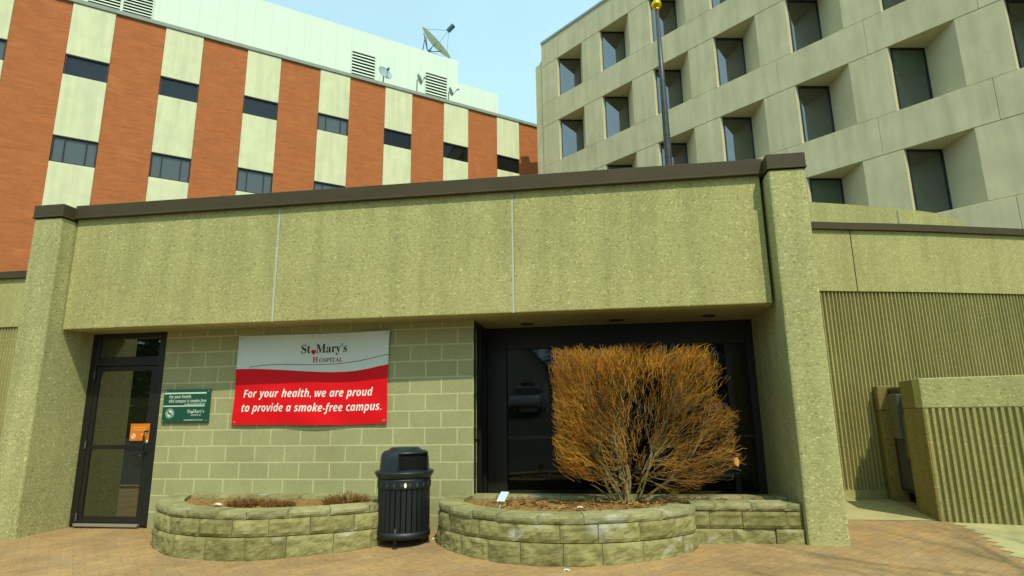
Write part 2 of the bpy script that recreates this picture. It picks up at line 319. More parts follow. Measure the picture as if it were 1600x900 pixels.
# ------------------------------------------------------------------ ground
def gz(x, y):
    z = .0067 * (x + 5) + .05 * (max(min(y, 6.6), 2.0) - 6.6)
    if y < -6: z += (min(-6 - y, 13.)) * .135
    return z
def sheet(xs, ys, dz):
    mb = MB(); nx = len(xs); vs_ = [(x, y, gz(x, y) + dz) for y in ys for x in xs]
    fs = [(j * nx + i, j * nx + i + 1, (j + 1) * nx + i + 1, (j + 1) * nx + i) for j in range(len(ys) - 1) for i in range(nx - 1)]
    return mb.add(vs_, fs)
xs = [-300, -60, -30, -20, -12, -6, 0, 6, 12, 20, 30, 60, 300]
struct('ground', sheet(xs, [-300, -60, -30, -19, -6, 1.0, 2, 6.6, 12, 60, 300], -.012), M['asphalt'], fix=False)
struct('brick_plaza', sheet([-30, -12, -6, 0, 6, 12, 30], [1.0, 2.0, 6.6, 16], 0), M['paver'], fix=False)
kb = MB(); kb.box(-30, 30, .8, .995, -.45, -.2, lambda x, y, z: (x, y, z + .0067 * (x + 5) + (.03 if z > -.3 else 0)))
struct('kerb', kb, M['padconc'])
def polysheet(name, poly, dz, m):
    bm = bmesh.new(); f = bm.faces.new([bm.verts.new((x, y, 0)) for x, y in poly])
    for yy in (2.0, 6.6): bmesh.ops.bisect_plane(bm, geom=bm.verts[:] + bm.edges[:] + bm.faces[:], plane_co=(0, yy, 0), plane_no=(0, 1, 0))
    bmesh.ops.triangulate(bm, faces=bm.faces)
    for v in bm.verts: v.co.z = gz(v.co.x, v.co.y) + dz
    bmesh.ops.recalc_face_normals(bm, faces=bm.faces)
    if sum(f.normal.z for f in bm.faces) < 0: bmesh.ops.reverse_faces(bm, faces=bm.faces)
    me = bpy.data.meshes.new(name); bm.to_mesh(me); bm.free(); me.materials.append(m)
    o = bpy.data.objects.new(name, me); C.objects.link(o); o['kind'] = 'structure'; return o
polysheet('concrete_pad', [(2.28, 8.13), (3.78, 8.09), (4.05, 10.3), (2.28, 10.3)], .004, M['padconc'])
edge = [(3.86, 7.95)]; q0 = [(3.86, 7.8), (3.77, 7.25), (3.6, 6.65), (3.5, 6.13), (3.3, 5.3), (3.0, 4.2), (2.5, 2.6)]
for i, p in enumerate(catmull(q0, .1)):          # sawtooth edge of the diagonal pavers
    edge.append((p.x + (.045 if i % 2 else -.045), p.y))
polysheet('concrete_walk', edge + [(12, 2.4), (12, 8.2), (4.2, 7.9)], .004, M['padconc'])
struct('lawn_bank', sheet([-80, -40, -20, 0, 20, 40, 80], [-90, -60, -34, -23], .01), M['lawn'], fix=False)

# ------------------------------------------------------------------ entrance building
EB = thing('entrance_building', 'low pebbled concrete entrance block with dark coping, block wall and dark window', 'building', (-2.5, 7, 0))
YF = lambda x: 6.62 + (x - 1.9) * .0135           # plane of the pier fronts
def FB(dy): return lambda x, y, z: (x, YF(x) + y + dy, z)
# piers with caps
for x0, x1, yb in ((-7.425, -7.005, .8), (1.893, 2.285, 1.55)):
    pr = MB().box(x0, x1, 0, yb, gz(x0, 6.5) - .1, 3.985, FB(0)).build('pier', M['agg_pier'], EB, bevel=.025, seg=2)
    MB().box(x0 - .012, x1 + .012, -.014, .5, 3.987, 4.165, FB(0)).box(x0 - .02, x1 + .02, -.021, .51, 3.987, 4.006, FB(0)).build('pier_cap', M['bronze'], pr, bevel=.006)
# fascia panels, joints
jx = [-7.003, -4.06, -1.035, 1.868]
for a, b in zip(jx[:-1], jx[1:]):
    MB().box(a + .012, b - .012, .22, .42, 2.512, 4.02, FB(0)).build('fascia_panel', M['agg'], EB, bevel=.012, seg=2)
for x in jx[1:-1]:
    MB().box(x - .0125, x + .0125, .222, .4, 2.515, 4.0, FB(0)).build('sealant_joint', M['sealant'], EB)
MB().box(-7.003, 1.89, .175, 1.2, 4.022, 4.2, FB(0)).box(-7.003, 1.89, .16, .3, 4.008, 4.034, FB(0)).build('coping', M['bronze'], EB, bevel=.006)
# soffit with downlights
sf = MB().box(-7.0, 1.892, .421, 2.2, 2.516, 2.6, FB(0)).build('soffit', M['soffit'], EB)
for x, y in ((-1.0, 7.74), (.155, 7.69), (1.29, 7.60)):
    dl = MB().lathe([(.09, 2.508), (.095, 2.517), (.075, 2.518)], x, y, 20, capb=False, capt=False).build('downlight', M['darkframe'], sf, smooth=True)
    MB().lathe([(.001, 2.514), (.074, 2.514)], x, y, 20, capb=False, capt=False).build('downlight_lens', M['glass_black'], EB)
MB().box(-7.3, 2.2, 7.5, 11.6, 3.9, 4.0).build('roof', M['roofing'], EB)
MB().box(-7.4, -7.02, 7.3, 11.6, 0, 3.95).box(-7.02, 2.2, 11.4, 11.6, 0, 3.9).box(2.285 - .25, 2.285, 8.17, 11.6, -.05, 3.95).build('side_wall', M['agg'], EB)
# block wall
MB().box(-5.872, -1.612, 7.24, 7.42, -.05, 2.516).build('block_wall', M['block'], EB)
# door
DR = MB().box(-7.005, -6.91, 7.235, 7.31, .012, 2.512).box(-5.965, -5.874, 7.235, 7.31, .012, 2.512) \
    .box(-6.91, -5.965, 7.238, 7.31, 2.45, 2.512).box(-6.91, -5.965, 7.238, 7.31, 2.07, 2.19).build('door_frame', M['darkframe'], EB, bevel=.004)
MB().quad((-6.91, 7.27, 2.19), (-5.965, 7.27, 2.19), (-5.965, 7.27, 2.45), (-6.91, 7.27, 2.45)).build('transom_pane', M['glass_door'], DR)
DL = MB().box(-6.905, -6.85, 7.243, 7.29, .05, 2.062).box(-6.05, -5.97, 7.243, 7.29, .05, 2.062).box(-6.85, -6.05, 7.2435, 7.29, 2.0, 2.062) \
    .box(-6.85, -6.05, 7.2435, 7.29, .975, 1.025).box(-6.85, -6.05, 7.2435, 7.29, .05, .125).build('door', M['darkframe'], EB, bevel=.003)
MB().quad((-6.85, 7.265, .125), (-6.05, 7.265, .125), (-6.05, 7.265, .975), (-6.85, 7.265, .975)).quad((-6.85, 7.265, 1.025), (-6.05, 7.265, 1.025), (-6.05, 7.265, 2.0), (-6.85, 7.265, 2.0)).build('door_pane', M['glass_door'], DL)
hd = MB(); hd.tube([(-5.985 - .02, 7.24, 1.20), (-6.005, 7.185, 1.20), (-6.005, 7.175, 1.15), (-6.005, 7.175, .95), (-6.005, 7.185, .92), (-6.005, 7.24, .92)], [.011] * 6, 8)
hd.tube([(-6.14, 7.243, .905), (-6.14, 7.19, .90), (-6.08, 7.185, .885), (-6.02, 7.19, .9)], [.01] * 4, 8)
hd.build('handle', M['darkframe'], DL, smooth=True)
MB().lathe([(.001, 7.232), (.02, 7.232), (.02, 7.243)], 0, 0, 16, False, False, F=lambda x, y, z: (x - 6.01, z, y + 1.06)).build('lock', M['alu'], DL, smooth=True)
for z in (.12, 1.03, 1.95): MB().tube([(-6.908, 7.228, z - .05), (-6.908, 7.228, z + .05)], [.012, .012], 8).build('hinge', M['meter'], DL)
MB().box(-6.9, -5.975, 7.18, 7.242, .012, .045).build('threshold', M['alu'], EB, bevel=.004)
MB().box(-7.0, -5.88, 7.33, 7.4, 0, 2.515).build('lobby_backing', M['interior'], EB)
# recessed window
WY = 8.1
WF = MB()
WF.box(-1.60, -1.335, WY - .06, WY + .1, .22, 2.514)
WF.box(1.80, 1.915, WY - .06, WY + .1, .22, 2.514)
WF.box(-1.335, 1.80, WY - .055, WY + .1, 2.22, 2.514)
WF.box(1.53, 1.60, WY - .045, WY + .1, .30, 2.22)
WF.box(-1.335, 1.80, WY - .05, WY + .1, .22, .30)
WF.box(-1.335, 1.53, WY - .04, WY + .1, 1.022, 1.075).box(1.60, 1.80, WY - .04, WY + .1, 1.022, 1.075)
win = WF.build('window', M['darkframe'], EB, bevel=.004)
for a, b in ((-1.335, 1.53), (1.60, 1.80)):
    for c, d in ((.30, 1.022), (1.075, 2.22)):
        MB().quad((a, WY, c), (b, WY, c), (b, WY, d), (a, WY, d)).build('pane', M['glass_dark'], win)
SF = MB()
for a, b in ((7.262, 7.33), (7.62, 7.70), (7.98, 8.035)): SF.box(-1.66, -1.602, a, b, .15, 2.514)
SF.box(-1.66, -1.61, 7.33, 7.62, 1.03, 1.06).box(-1.66, -1.61, 7.70, 7.98, 1.03, 1.06).box(-1.66, -1.61, 7.33, 7.62, 2.4, 2.514).box(-1.66, -1.61, 7.70, 7.98, 2.4, 2.514).box(-1.66, -1.61, 7.33, 7.62, .15, .22).box(-1.66, -1.61, 7.70, 7.98, .15, .22)
sw = SF.build('side_window', M['darkframe'], EB, bevel=.003)
for a, b in ((7.33, 7.62), (7.70, 7.98)):
    for c, d in ((.22, 1.03), (1.06, 2.4)):
        MB().quad((-1.63, a, c), (-1.63, b, c), (-1.63, b, d), (-1.63, a, d)).build('pane', M['glass_dark'], sw)
MB().box(-1.70, -1.615, 7.243, 7.2605, .1, 2.514).build('corner_trim', M['darkframe'], EB)
MB().box(-1.6, 1.892, WY + .12, WY + .2, 0, 2.514).box(-1.75, -1.68, 7.43, 8.3, 0, 2.514).build('interior_backing', M['interior'], EB)
MB().box(-1.6, 1.892, 7.3, WY - .055, .0, .30).build('window_base', M['block'], EB)

# ------------------------------------------------------------------ planters of split-face block
def wall_blocks(path, z0f, z1f, blen, rng, depth=.24, rough=.018, first=0., cap=False, jitter=.012):
    """rough-faced blocks set along a plan curve; path runs with the outside on its right-hand side"""
    mb = MB(); pts = catmull(path, .02)
    cum = [0.]
    for a, b in zip(pts[:-1], pts[1:]): cum.append(cum[-1] + (b - a).length)
    def at(s):
        s = max(0, min(cum[-1] - 1e-6, s))
        lo, hi = 0, len(cum) - 1
        while hi - lo > 1:
            mid = (lo + hi) // 2
            if cum[mid] <= s: lo = mid
            else: hi = mid
        t = (s - cum[lo]) / max(1e-9, cum[lo + 1] - cum[lo]); p = pts[lo].lerp(pts[lo + 1], t)
        a = pts[max(0, lo - 4)]; b = pts[min(len(pts) - 1, lo + 5)]; d = (b - a).normalized()
        return p, Vector((d.y, -d.x))
    s = -first
    while s < cum[-1] - .02:
        L = blen * rng.uniform(.8, 1.12); s1 = min(s + L, cum[-1])
        if cum[-1] - s1 < .1: s1 = cum[-1]
        a = max(0, s) + .0025; b = s1 - .0025
        if b - a > .03:
            tone = rng.random(); push = rng.uniform(-jitter, jitter); tilt = rng.uniform(-.004, .004)
            nu = max(3, int((b - a) / .035)); nv = max(3, int((z1f(0, 0) - z0f(0, 0)) / .033)); vs_ = []; fs = []
            for j in range(nv + 1):
                for i in range(nu + 1):
                    u = i / nu; v = j / nv; p, nrm = at(a + (b - a) * u)
                    z = z0f(p.x, p.y) + .003; z = z + (z1f(p.x, p.y) - .003 - z) * v + (tilt if cap else 0)
                    e = min(u * (b - a), (1 - u) * (b - a), v * .2, (1 - v) * .2)
                    edge = min(1, e / .025)
                    n_ = noise.fractal(Vector((p.x * 9 + tone * 50, p.y * 9, z * 9)), .9, 2.1, 5)
                    off = push + (rough * 1.4 * n_ + rough * .6) * (.25 + .75 * edge) - .007 * (1 - edge)
                    q = p + nrm * off; vs_.append((q.x, q.y, z))
            w_ = nu + 1
            fs += [(j * w_ + i, j * w_ + i + 1, (j + 1) * w_ + i + 1, (j + 1) * w_ + i) for j in range(nv) for i in range(nu)]
            # back edge and the closing top, bottom and ends
            base = len(vs_)
            for j in (0, nv):
                for i in range(nu + 1):
                    p, nrm = at(a + (b - a) * i / nu); q = p - nrm * depth; vs_.append((q.x, q.y, vs_[j * w_ + i][2]))
            for i in range(nu):
                fs.append((base + i, base + i + 1, i + 1, i))
                fs.append((nv * w_ + i, nv * w_ + i + 1, base + w_ + i + 1, base + w_ + i))
                fs.append((base + w_ + i, base + w_ + i + 1, base + i + 1, base + i))
            fs.append(tuple([j * w_ for j in range(nv + 1)] + [base + w_, base]))
            fs.append(tuple([base + nu, base + w_ + nu] + [j * w_ + nu for j in range(nv, -1, -1)]))
            mb.add(vs_, fs, tone)
        s = s1
    return mb
ZT = .432
def planter(root, path, inner, soilpoly, seed, back):
    g = lambda x, y: gz(x, y) - .03
    z1 = lambda x, y: .200 - .003; z2 = lambda x, y: .352; zc = lambda x, y: ZT
    rng = random.Random(seed)
    wall_blocks(path, g, lambda x, y: .185, .44, rng, rough=.012, first=.0, jitter=.007).build('lower_course', M['block_sf'], root, tone=True)
    wall_blocks(path, lambda x, y: .187, lambda x, y: .353, .44, rng, rough=.012, first=.22, jitter=.007).build('upper_course', M['block_sf'], root, tone=True)
    wall_blocks(path, lambda x, y: .355, zc, .40, rng, depth=.27, rough=.008, first=.1, cap=True, jitter=.008).build('cap_course', M['cap_sf'], root, tone=True)
    wall_blocks(back, lambda x, y: .30, zc, .40, rng, depth=.2, rough=.006, cap=True, jitter=.004).build('back_cap_course', M['cap_sf'], root, tone=True)
    def inpoly(x, y):
        c = False; n = len(soilpoly)
        for i in range(n):
            (x0, y0), (x1, y1) = soilpoly[i], soilpoly[i - 1]
            if (y0 > y) != (y1 > y) and x < (x1 - x0) * (y - y0) / (y1 - y0) + x0: c = not c
        return c
    gx0 = min(p[0] for p in soilpoly); gy0 = min(p[1] for p in soilpoly); st = .04; mb = MB(); ids = {}; vs_ = []; fs = []
    def vid(i, j):
        if (i, j) not in ids:
            x, y = gx0 + i * st, gy0 + j * st; ids[(i, j)] = len(vs_); vs_.append((x, y, .383 + .03 * noise.fractal(Vector((x * 4, y * 4, 0)), .8, 2, 4)))
        return ids[(i, j)]
    for i in range(110):
        for j in range(40):
            if inpoly(gx0 + (i + .5) * st, gy0 + (j + .5) * st): fs.append((vid(i, j), vid(i + 1, j), vid(i + 1, j + 1), vid(i, j + 1)))
    mb.add(vs_, fs).build('soil', M['soil'], root, smooth=True, fix=False)
PL = thing('stone_planter', 'kidney shaped grey-green block planter under the red and white banner', 'planter', (-3.8, 6.4, 0), 'split-face block planters')
pathL = [(-5.47, 7.22), (-5.36, 6.85), (-5.08, 6.38), (-4.72, 6.06), (-4.4, 5.9), (-4.0, 5.82), (-3.6, 5.82), (-3.1, 5.99), (-2.62, 6.26), (-2.42, 6.55), (-2.36, 7.22)]
planter(PL, pathL, None, [(-5.2, 7.1), (-4.9, 6.5), (-4.4, 6.1), (-3.9, 6.0), (-3.4, 6.1), (-2.8, 6.4), (-2.55, 6.7), (-2.5, 7.1)], 3, [(-5.2, 7.04), (-2.6, 7.04)])
PR = thing('stone_planter', 'grey-green block planter holding the orange shrub in front of the dark window', 'planter', (0, 6.4, 0), 'split-face block planters')
pathR = [(-1.87, 7.22), (-1.9, 6.87), (-1.8, 6.48), (-1.45, 6.12), (-1.02, 5.88), (-.5, 5.80), (-.02, 5.88), (.42, 6.08), (.76, 6.37), (.84, 6.62)]
planter(PR, pathR, None, [(-1.7, 7.2), (-1.65, 6.6), (-1.3, 6.2), (-.5, 6.0), (.2, 6.1), (.6, 6.4), (.75, 6.97), (1.85, 6.97), (1.85, 7.2)], 8, [(-1.7, 7.16), (1.88, 7.16)])
rngs = random.Random(5)
for nm, z0, z1, mt, rg, fo in (('lower_course', lambda x, y: gz(x, y) - .03, lambda x, y: .185, 'block_sf', .012, 0), ('upper_course', lambda x, y: .187, lambda x, y: .353, 'block_sf', .012, .2), ('cap_course', lambda x, y: .355, lambda x, y: ZT - .002, 'cap_sf', .008, .1)):
    wall_blocks([(.80, 6.665), (1.885, 6.69)], z0, z1, .40, rngs, rough=rg, first=fo, cap=nm == 'cap_course', depth=.25).build(nm, M[mt], PR, tone=True)

# ------------------------------------------------------------------ banner
Bx0, Bx1, Bz0, Bz1 = -4.795, -2.697, 1.265, 2.415
def bpl(u, v, off=0.):            # metres from the lower left corner; the cloth sags and ripples a little
    a = u / (Bx1 - Bx0); b = v / (Bz1 - Bz0)
    y = 7.224 - .014 * math.sin(3.2 * a + 4 * b) * math.sin(math.pi * a) - .014 * math.sin(11 * a - 8 * b) * b * (1 - a) - .010 * math.sin(12 * a + 9 * b) * b * b * a - .006 * math.sin(14 * (a + b)) * (1 - b) - .012
    z = Bz0 + v - .016 * math.sin(math.pi * a) * (.4 + .6 * (1 - b)) * (1 if b > .5 else .6) + .006 * math.sin(2 * math.pi * a) * (1 - b)
    x = Bx0 + u + .012 * math.sin(math.pi * b) * (1 - 2 * a) - .012 * a * 0
    return Vector((x, y - off, z))
BN = thing('banner', 'red and white smoke-free campus banner hung on the block wall', 'banner', (-3.75, 7.22, Bz0))
W_, H_ = Bx1 - Bx0, Bz1 - Bz0
def wave(a): return H_ * (.645 - .09 * math.sin(math.pi * (a - .02) * 1.0) * (a ** .6) + .07 * max(0, a - .72) / .28 - .01)
def wave_(a):
    k = [(0, .618), (.05, .625), (.15, .62), (.35, .60), (.55, .575), (.7, .567), (.82, .575), (.92, .605), (1, .64)]
    for (x0, y0), (x1, y1) in zip(k[:-1], k[1:]):
        if a <= x1:
            t = (a - x0) / (x1 - x0); t = t * t * (3 - 2 * t) if 0 else t
            return H_ * (y0 + (y1 - y0) * t)
    return H_ * .64
def smoothwave(a): return sum(wave_(min(1, max(0, a + d))) for d in (-.08, -.04, 0, .04, .08)) / 5
def strip(f0, f1, off, nu=60, nv=16, a0=0., a1=1.):
    mb = MB(); vs_ = []
    for j in range(nv + 1):
        for i in range(nu + 1):
            a = a0 + (a1 - a0) * i / nu; lo, hi = f0(a), f1(a); vs_.append(bpl(a * W_, lo + (hi - lo) * j / nv, off))
    fs = [(j * (nu + 1) + i, j * (nu + 1) + i + 1, (j + 1) * (nu + 1) + i + 1, (j + 1) * (nu + 1) + i) for j in range(nv) for i in range(nu)]
    return mb.add(vs_, fs)
strip(lambda a: 0, lambda a: H_, 0).build('banner_cloth', M['banner_white'], BN, smooth=True, fix=False)
strip(lambda a: 0, smoothwave, .0015).build('red_field', M['banner_red'], BN, smooth=True, fix=False)
def thin(a): 
    k = [(.05, .625), (.14, .655), (.25, .668), (.4, .662), (.55, .655), (.7, .66), (.85, .69), (1, .745)]
    for (x0, y0), (x1, y1) in zip(k[:-1], k[1:]):
        if a <= x1: return H_ * (y0 + (y1 - y0) * (a - x0) / (x1 - x0))
    return H_ * .745
sm = lambda a: sum(thin(min(1, max(.05, a + d))) for d in (-.06, -.03, 0, .03, .06)) / 5
strip(lambda a: sm(a) - .004, lambda a: sm(a) + .004, .002, a0=.09, nv=1).build('thin_wave_line', M['print_red'], BN, fix=False)
def btext(body, u, v, size, m, nm, **k): return text_mesh(body, size, M[m], nm, BN, lambda x, y: bpl(u + x, v + y, .004), **k)
def mathbi(s): return ''.join(chr(0x1D63C + ord(c) - 65) if c.isupper() else chr(0x1D656 + ord(c) - 97) if c.islower() else c for c in s)
def mathb(s): return ''.join(chr(0x1D400 + ord(c) - 65) if c.isupper() else chr(0x1D41A + ord(c) - 97) if c.islower() else c for c in s)
words_mesh('For your health, we are proud', .137, M['white'], 'slogan_word', BN, lambda x, y: bpl(.125 + x, .345 + y, .004), mathbi, .042, sx=.905)
words_mesh('to provide a smoke-free campus.', .137, M['white'], 'slogan_word', BN, lambda x, y: bpl(.115 + x, .165 + y, .004), mathbi, .042, sx=.895)
btext(mathb('St'), .885, .905, .16, 'print_dark', 'hospital_name', sx=.95)
btext('♥', 1.03, .893, .062, 'heart', 'heart_emblem', sx=1.)
btext(mathb("Mary's"), 1.102, .905, .16, 'print_dark', 'hospital_name', sx=.93)
btext(mathb('H'), 1.06, .785, .10, 'print_red', 'hospital_word')
btext(mathb('OSPITAL'), 1.15, .785, .075, 'print_red', 'hospital_word', sx=1.03)
gm = MB()
for u, v in ((.04, H_ - .035), (W_ - .04, H_ - .035), (.04, .035), (W_ - .04, .035), (W_ / 2, H_ - .03)):
    p = bpl(u, v, .002); gm.lathe([(.006, 0), (.016, 0), (.015, .004), (.007, .004)], 0, 0, 14, False, False, F=lambda x, y, z, p=p: (p.x + x, p.y - z, p.z + y))
gm.build('grommets', M['alu'], BN)

# ------------------------------------------------------------------ green sign
Sx0, Sx1, Sz0, Sz1 = -5.808, -5.13, 1.30, 1.732
GS = thing('wall_sign', 'dark green smoke-free notice screwed to the block wall beside the door', 'sign', (-5.47, 7.235, 1.3))
SG = MB().box(Sx0, Sx1, 7.214, 7.236, Sz0, Sz1).build('sign_plate', M['sign_green'], GS, bevel=.004)
sp_ = lambda u, v: Vector((Sx0 + u, 7.2115, Sz0 + v))
def sbar(u0, u1, v0, v1): MB().box(Sx0 + u0, Sx0 + u1, 7.2115, 7.2145, Sz0 + v0, Sz0 + v1).build('rule_line', M['sign_print'], GS)
sbar(.01, .62, .372, .392); sbar(.01, .61, .208, .224)
text_mesh(mathbi('For your health,'), .056, M['sign_print'], 'notice_text', GS, lambda x, y: sp_(.085 + x, .318 + y), sx=.78)
text_mesh(mathbi('this campus is smoke-free'), .056, M['sign_print'], 'notice_text', GS, lambda x, y: sp_(.085 + x, .262 + y), sx=.79)
text_mesh(mathb('St'), .066, M['sign_print'], 'hospital_name', GS, lambda x, y: sp_(.365 + x, .125 + y), sx=.9)
text_mesh('♥', .03, M['sign_print'], 'heart_emblem', GS, lambda x, y: sp_(.418 + x, .12 + y))
text_mesh(mathb("Mary's"), .066, M['sign_print'], 'hospital_name', GS, lambda x, y: sp_(.447 + x, .125 + y), sx=.85)
text_mesh(mathb('HOSPITAL'), .03, M['sign_print'], 'hospital_word', GS, lambda x, y: sp_(.425 + x, .088 + y), sx=.95)
sl_ = MB(); r2 = random.Random(4)
for u0, u1, v, h in ((.315, .615, .232, .014), (.33, .60, .03, .012)):      # lines too small to read
    u = u0
    while u < u1:
        l = r2.uniform(.008, .02); sl_.box(Sx0 + u, Sx0 + min(u1, u + l), 7.2115, 7.2145, Sz0 + v, Sz0 + v + h * r2.uniform(.7, 1)); u += l + .006
sl_.build('small_print', M['sign_print'], GS)
def nosmoke(cx, cz, r, y, root, white, dark):
    F = lambda x, yy, z: (cx + x, y - z, cz + yy)
    MB().lathe([(.0005, .0), (r, .0)], 0, 0, 32, False, False, F=F).build('roundel', white, root)
    rg = MB(); rg.lathe([(r * .74, .0006), (r * .90, .0006)], 0, 0, 32, False, False, F=F)
    rg.add([F(*( (r * (a * .7071 * .8 + b * .08), r * (-a * .7071 * .8 + b * .08), .0006))) for a, b in ((-1, -1), (1, -1), (1, 1), (-1, 1))], [(0, 1, 2, 3)])
    rg.add([F(r * a, r * b, .0005) for a, b in ((-.55, -.12), (.5, -.12), (.5, .1), (-.55, .1))], [(0, 1, 2, 3)])
    rg.build('no_smoking_symbol', dark, root)
nosmoke(Sx0 + .115, Sz0 + .122, .062, 7.2125, GS, M['sign_print'], M['sign_green'])
sc_ = MB()
for u, v in ((.03, .405), (.65, .405), (.02, .025), (.645, .025)): sc_.lathe([(.001, .004), (.007, .003), (.008, 0)], 0, 0, 12, False, False, F=lambda x, y, z, u=u, v=v: (Sx0 + u + x, 7.2135 - z, Sz0 + v + y))
sc_.build('screws', M['alu'], GS)

# ------------------------------------------------------------------ orange door notice
DN = thing('door_notice', 'small orange no smoking notice stuck on the glass door', 'notice', (-6.1, 7.24, 1.08))
MB().box(-6.268, -5.985, 7.2395, 7.2425, 1.078, 1.297).build('notice_sheet', M['sticker'], DN)
nosmoke(-6.212, 1.135, .036, 7.2385, DN, M['white'], M['sticker'])
ln = MB(); r3 = random.Random(9)
for z, u0, u1, h in ((1.24, -6.22, -6.03, .014), (1.21, -6.22, -6.02, .014), (1.135, -6.10, -6.0, .03)):
    u = u0
    while u < u1:
        l = r3.uniform(.01, .028); ln.box(u, min(u1, u + l), 7.2375, 7.2397, z, z + h); u += l + .007
ln.build('notice_text', M['sticker_print'], DN)

# ------------------------------------------------------------------ litter bin
TC = thing('litter_bin', 'black slatted litter bin with dark dome lid between the two planters', 'litter bin', (-2.25, 6.58, 0))
tx, ty, tg = -2.245, 6.585, gz(-2.2, 6.5)
cyl = lambda rr, a: (tx + rr * math.cos(a), ty + rr * math.sin(a))
ns = 30
slt = MB()
for k in range(ns):
    a = 2 * math.pi * k / ns; F = lambda x, y, z, a=a: (tx + x * math.cos(a) - y * math.sin(a), ty + x * math.sin(a) + y * math.cos(a), z)
    slt.hexa([F(.272, -.025, tg + .09), F(.281, -.023, tg + .09), F(.281, .023, tg + .09), F(.272, .025, tg + .09), F(.270, -.025, .70), F(.279, -.023, .70), F(.279, .023, .70), F(.270, .025, .70)])
slt.build('slats', M['navy'], TC)
MB().lathe([(.255, tg + .1), (.255, .7)], tx, ty, 32, True, False).build('liner', M['black'], TC, smooth=True)
MB().lathe([(.262, tg + .07), (.288, tg + .07), (.29, tg + .1), (.287, tg + .14), (.262, tg + .14)], tx, ty, 40, False, False).build('base_ring', M['navy'], TC, smooth=True)
MB().lathe([(.26, .585), (.289, .585), (.290, .60), (.290, .675), (.287, .69), (.26, .69)], tx, ty, 40, False, False).build('top_band', M['navy'], TC, smooth=True)
MB().lathe([(.265, .69), (.291, .692), (.30, .705), (.318, .735), (.322, .752), (.317, .762), (.27, .762)], tx, ty, 48, False, False).build('flared_rim', M['navy_lid'], TC, smooth=True)
hl = MB()
for k in range(22):
    a = 2 * math.pi * k / 22 + .1
    hl.add([(tx + .2925 * math.cos(a + d) , ty + .2925 * math.sin(a + d), .632 + h) for d, h in ((-.035, -.017), (.035, -.017), (.035, .017), (-.035, .017))], [(0, 1, 2, 3)])
hl.build('vent_slots', M['slat'], TC)
ba = math.atan2(-1, .33)
MB().add([(tx + .2945 * math.cos(ba + .05 + .05 * math.cos(t)), ty + .2945 * math.sin(ba + .05 + .05 * math.cos(t)), .63 + .026 * math.sin(t)) for t in [i * .3927 for i in range(16)]], [tuple(range(16))]).build('badge', M['white'], TC)
lid = MB().lathe([(.272, .762), (.268, .80), (.262, .90), (.252, .945), (.225, .972), (.175, .985), (.165, 1.0), (.15, 1.008), (.02, 1.012)], tx, ty, 48, False, True)
lid.build('dome_lid', M['navy_lid'], TC, smooth=True)
# hooded opening on the right-hand front of the lid
oa = math.atan2(-.72, .62); op = MB(); F = lambda r, t, z: (tx + r * math.cos(oa + t), ty + r * math.sin(oa + t), z)
vs_ = []; n_ = 12
for i in range(n_ + 1):
    t = -.60 + 1.2 * i / n_; vs_ += [F(.2795, t, .79), F(.2735, t, .955)]
op.add(vs_, [(2 * i, 2 * i + 2, 2 * i + 3, 2 * i + 1) for i in range(n_)])
op.build('lid_opening', M['black'], TC, fix=False)
hood = MB(); vs_ = []
for i in range(n_ + 1):
    t = -.64 + 1.28 * i / n_; vs_ += [F(.255, t, .985), F(.292, t, .962), F(.292, t, .948), F(.262, t, .95)]
hood.add(vs_, [(4 * i + a, 4 * i + 4 + a, 4 * i + 4 + (a + 1) % 4, 4 * i + (a + 1) % 4) for i in range(n_) for a in range(4)])
for t in (-.62, .62): hood.hexa([F(.255, t - .02, .785), F(.292, t - .02, .785), F(.292, t + .02, .785), F(.255, t + .02, .785), F(.255, t - .02, .965), F(.29, t - .02, .962), F(.29, t + .02, .962), F(.255, t + .02, .965)])
hood.build('opening_hood', M['navy_lid'], TC, bevel=.003)
for k in range(4):
    a = math.atan2(-1, .0) + k * math.pi / 2 + (.02); x, y = cyl(.272, a)
    MB().tube([(x, y, gz(x, y) + .012), (x, y, .2)], [.016, .014], 10).lathe([(.026, gz(x, y) + .002), (.026, gz(x, y) + .016), (.014, gz(x, y) + .02)], x, y, 12).build('leg', M['navy'], TC, smooth=True)

# ------------------------------------------------------------------ shrub
def inside(p):                    # clipped, roughly box-shaped outline with a bulge low on the right
    x, y, z = p
    rg_ = noise.fractal(Vector((x * 5, y * 5, z * 5)), 1., 2., 3)
    if z > 2.085 + .022 * rg_: return False
    t = (z - .45) / 1.65
    if t < 0: return False
    l = -.60 + .05 * rg_ + .16 * max(0, (.25 - t) / .25)
    r = (1.42 if t < .5 else 1.42 - (t - .5) / .5 * .26) + .07 * rg_
    if .58 < t < .76: r -= .10
    if t < .2: r -= (.2 - t) * 3.4; l += (.2 - t) * 3.2
    if x < l or x > r: return False
    yb = .52 if t > .25 else .52 * (.45 + t * 2.2)
    return abs(y - 7.0) < yb
SH = thing('clipped_shrub', 'bare orange twiggy shrub clipped square in front of the dark window', 'shrub', (.2, 6.98, .4))
rs = random.Random(21); stems = MB(); tw1 = MB(); tw2 = MB()
def rv(r): return Vector((rs.uniform(-r, r), rs.uniform(-r, r), rs.uniform(-r, r)))
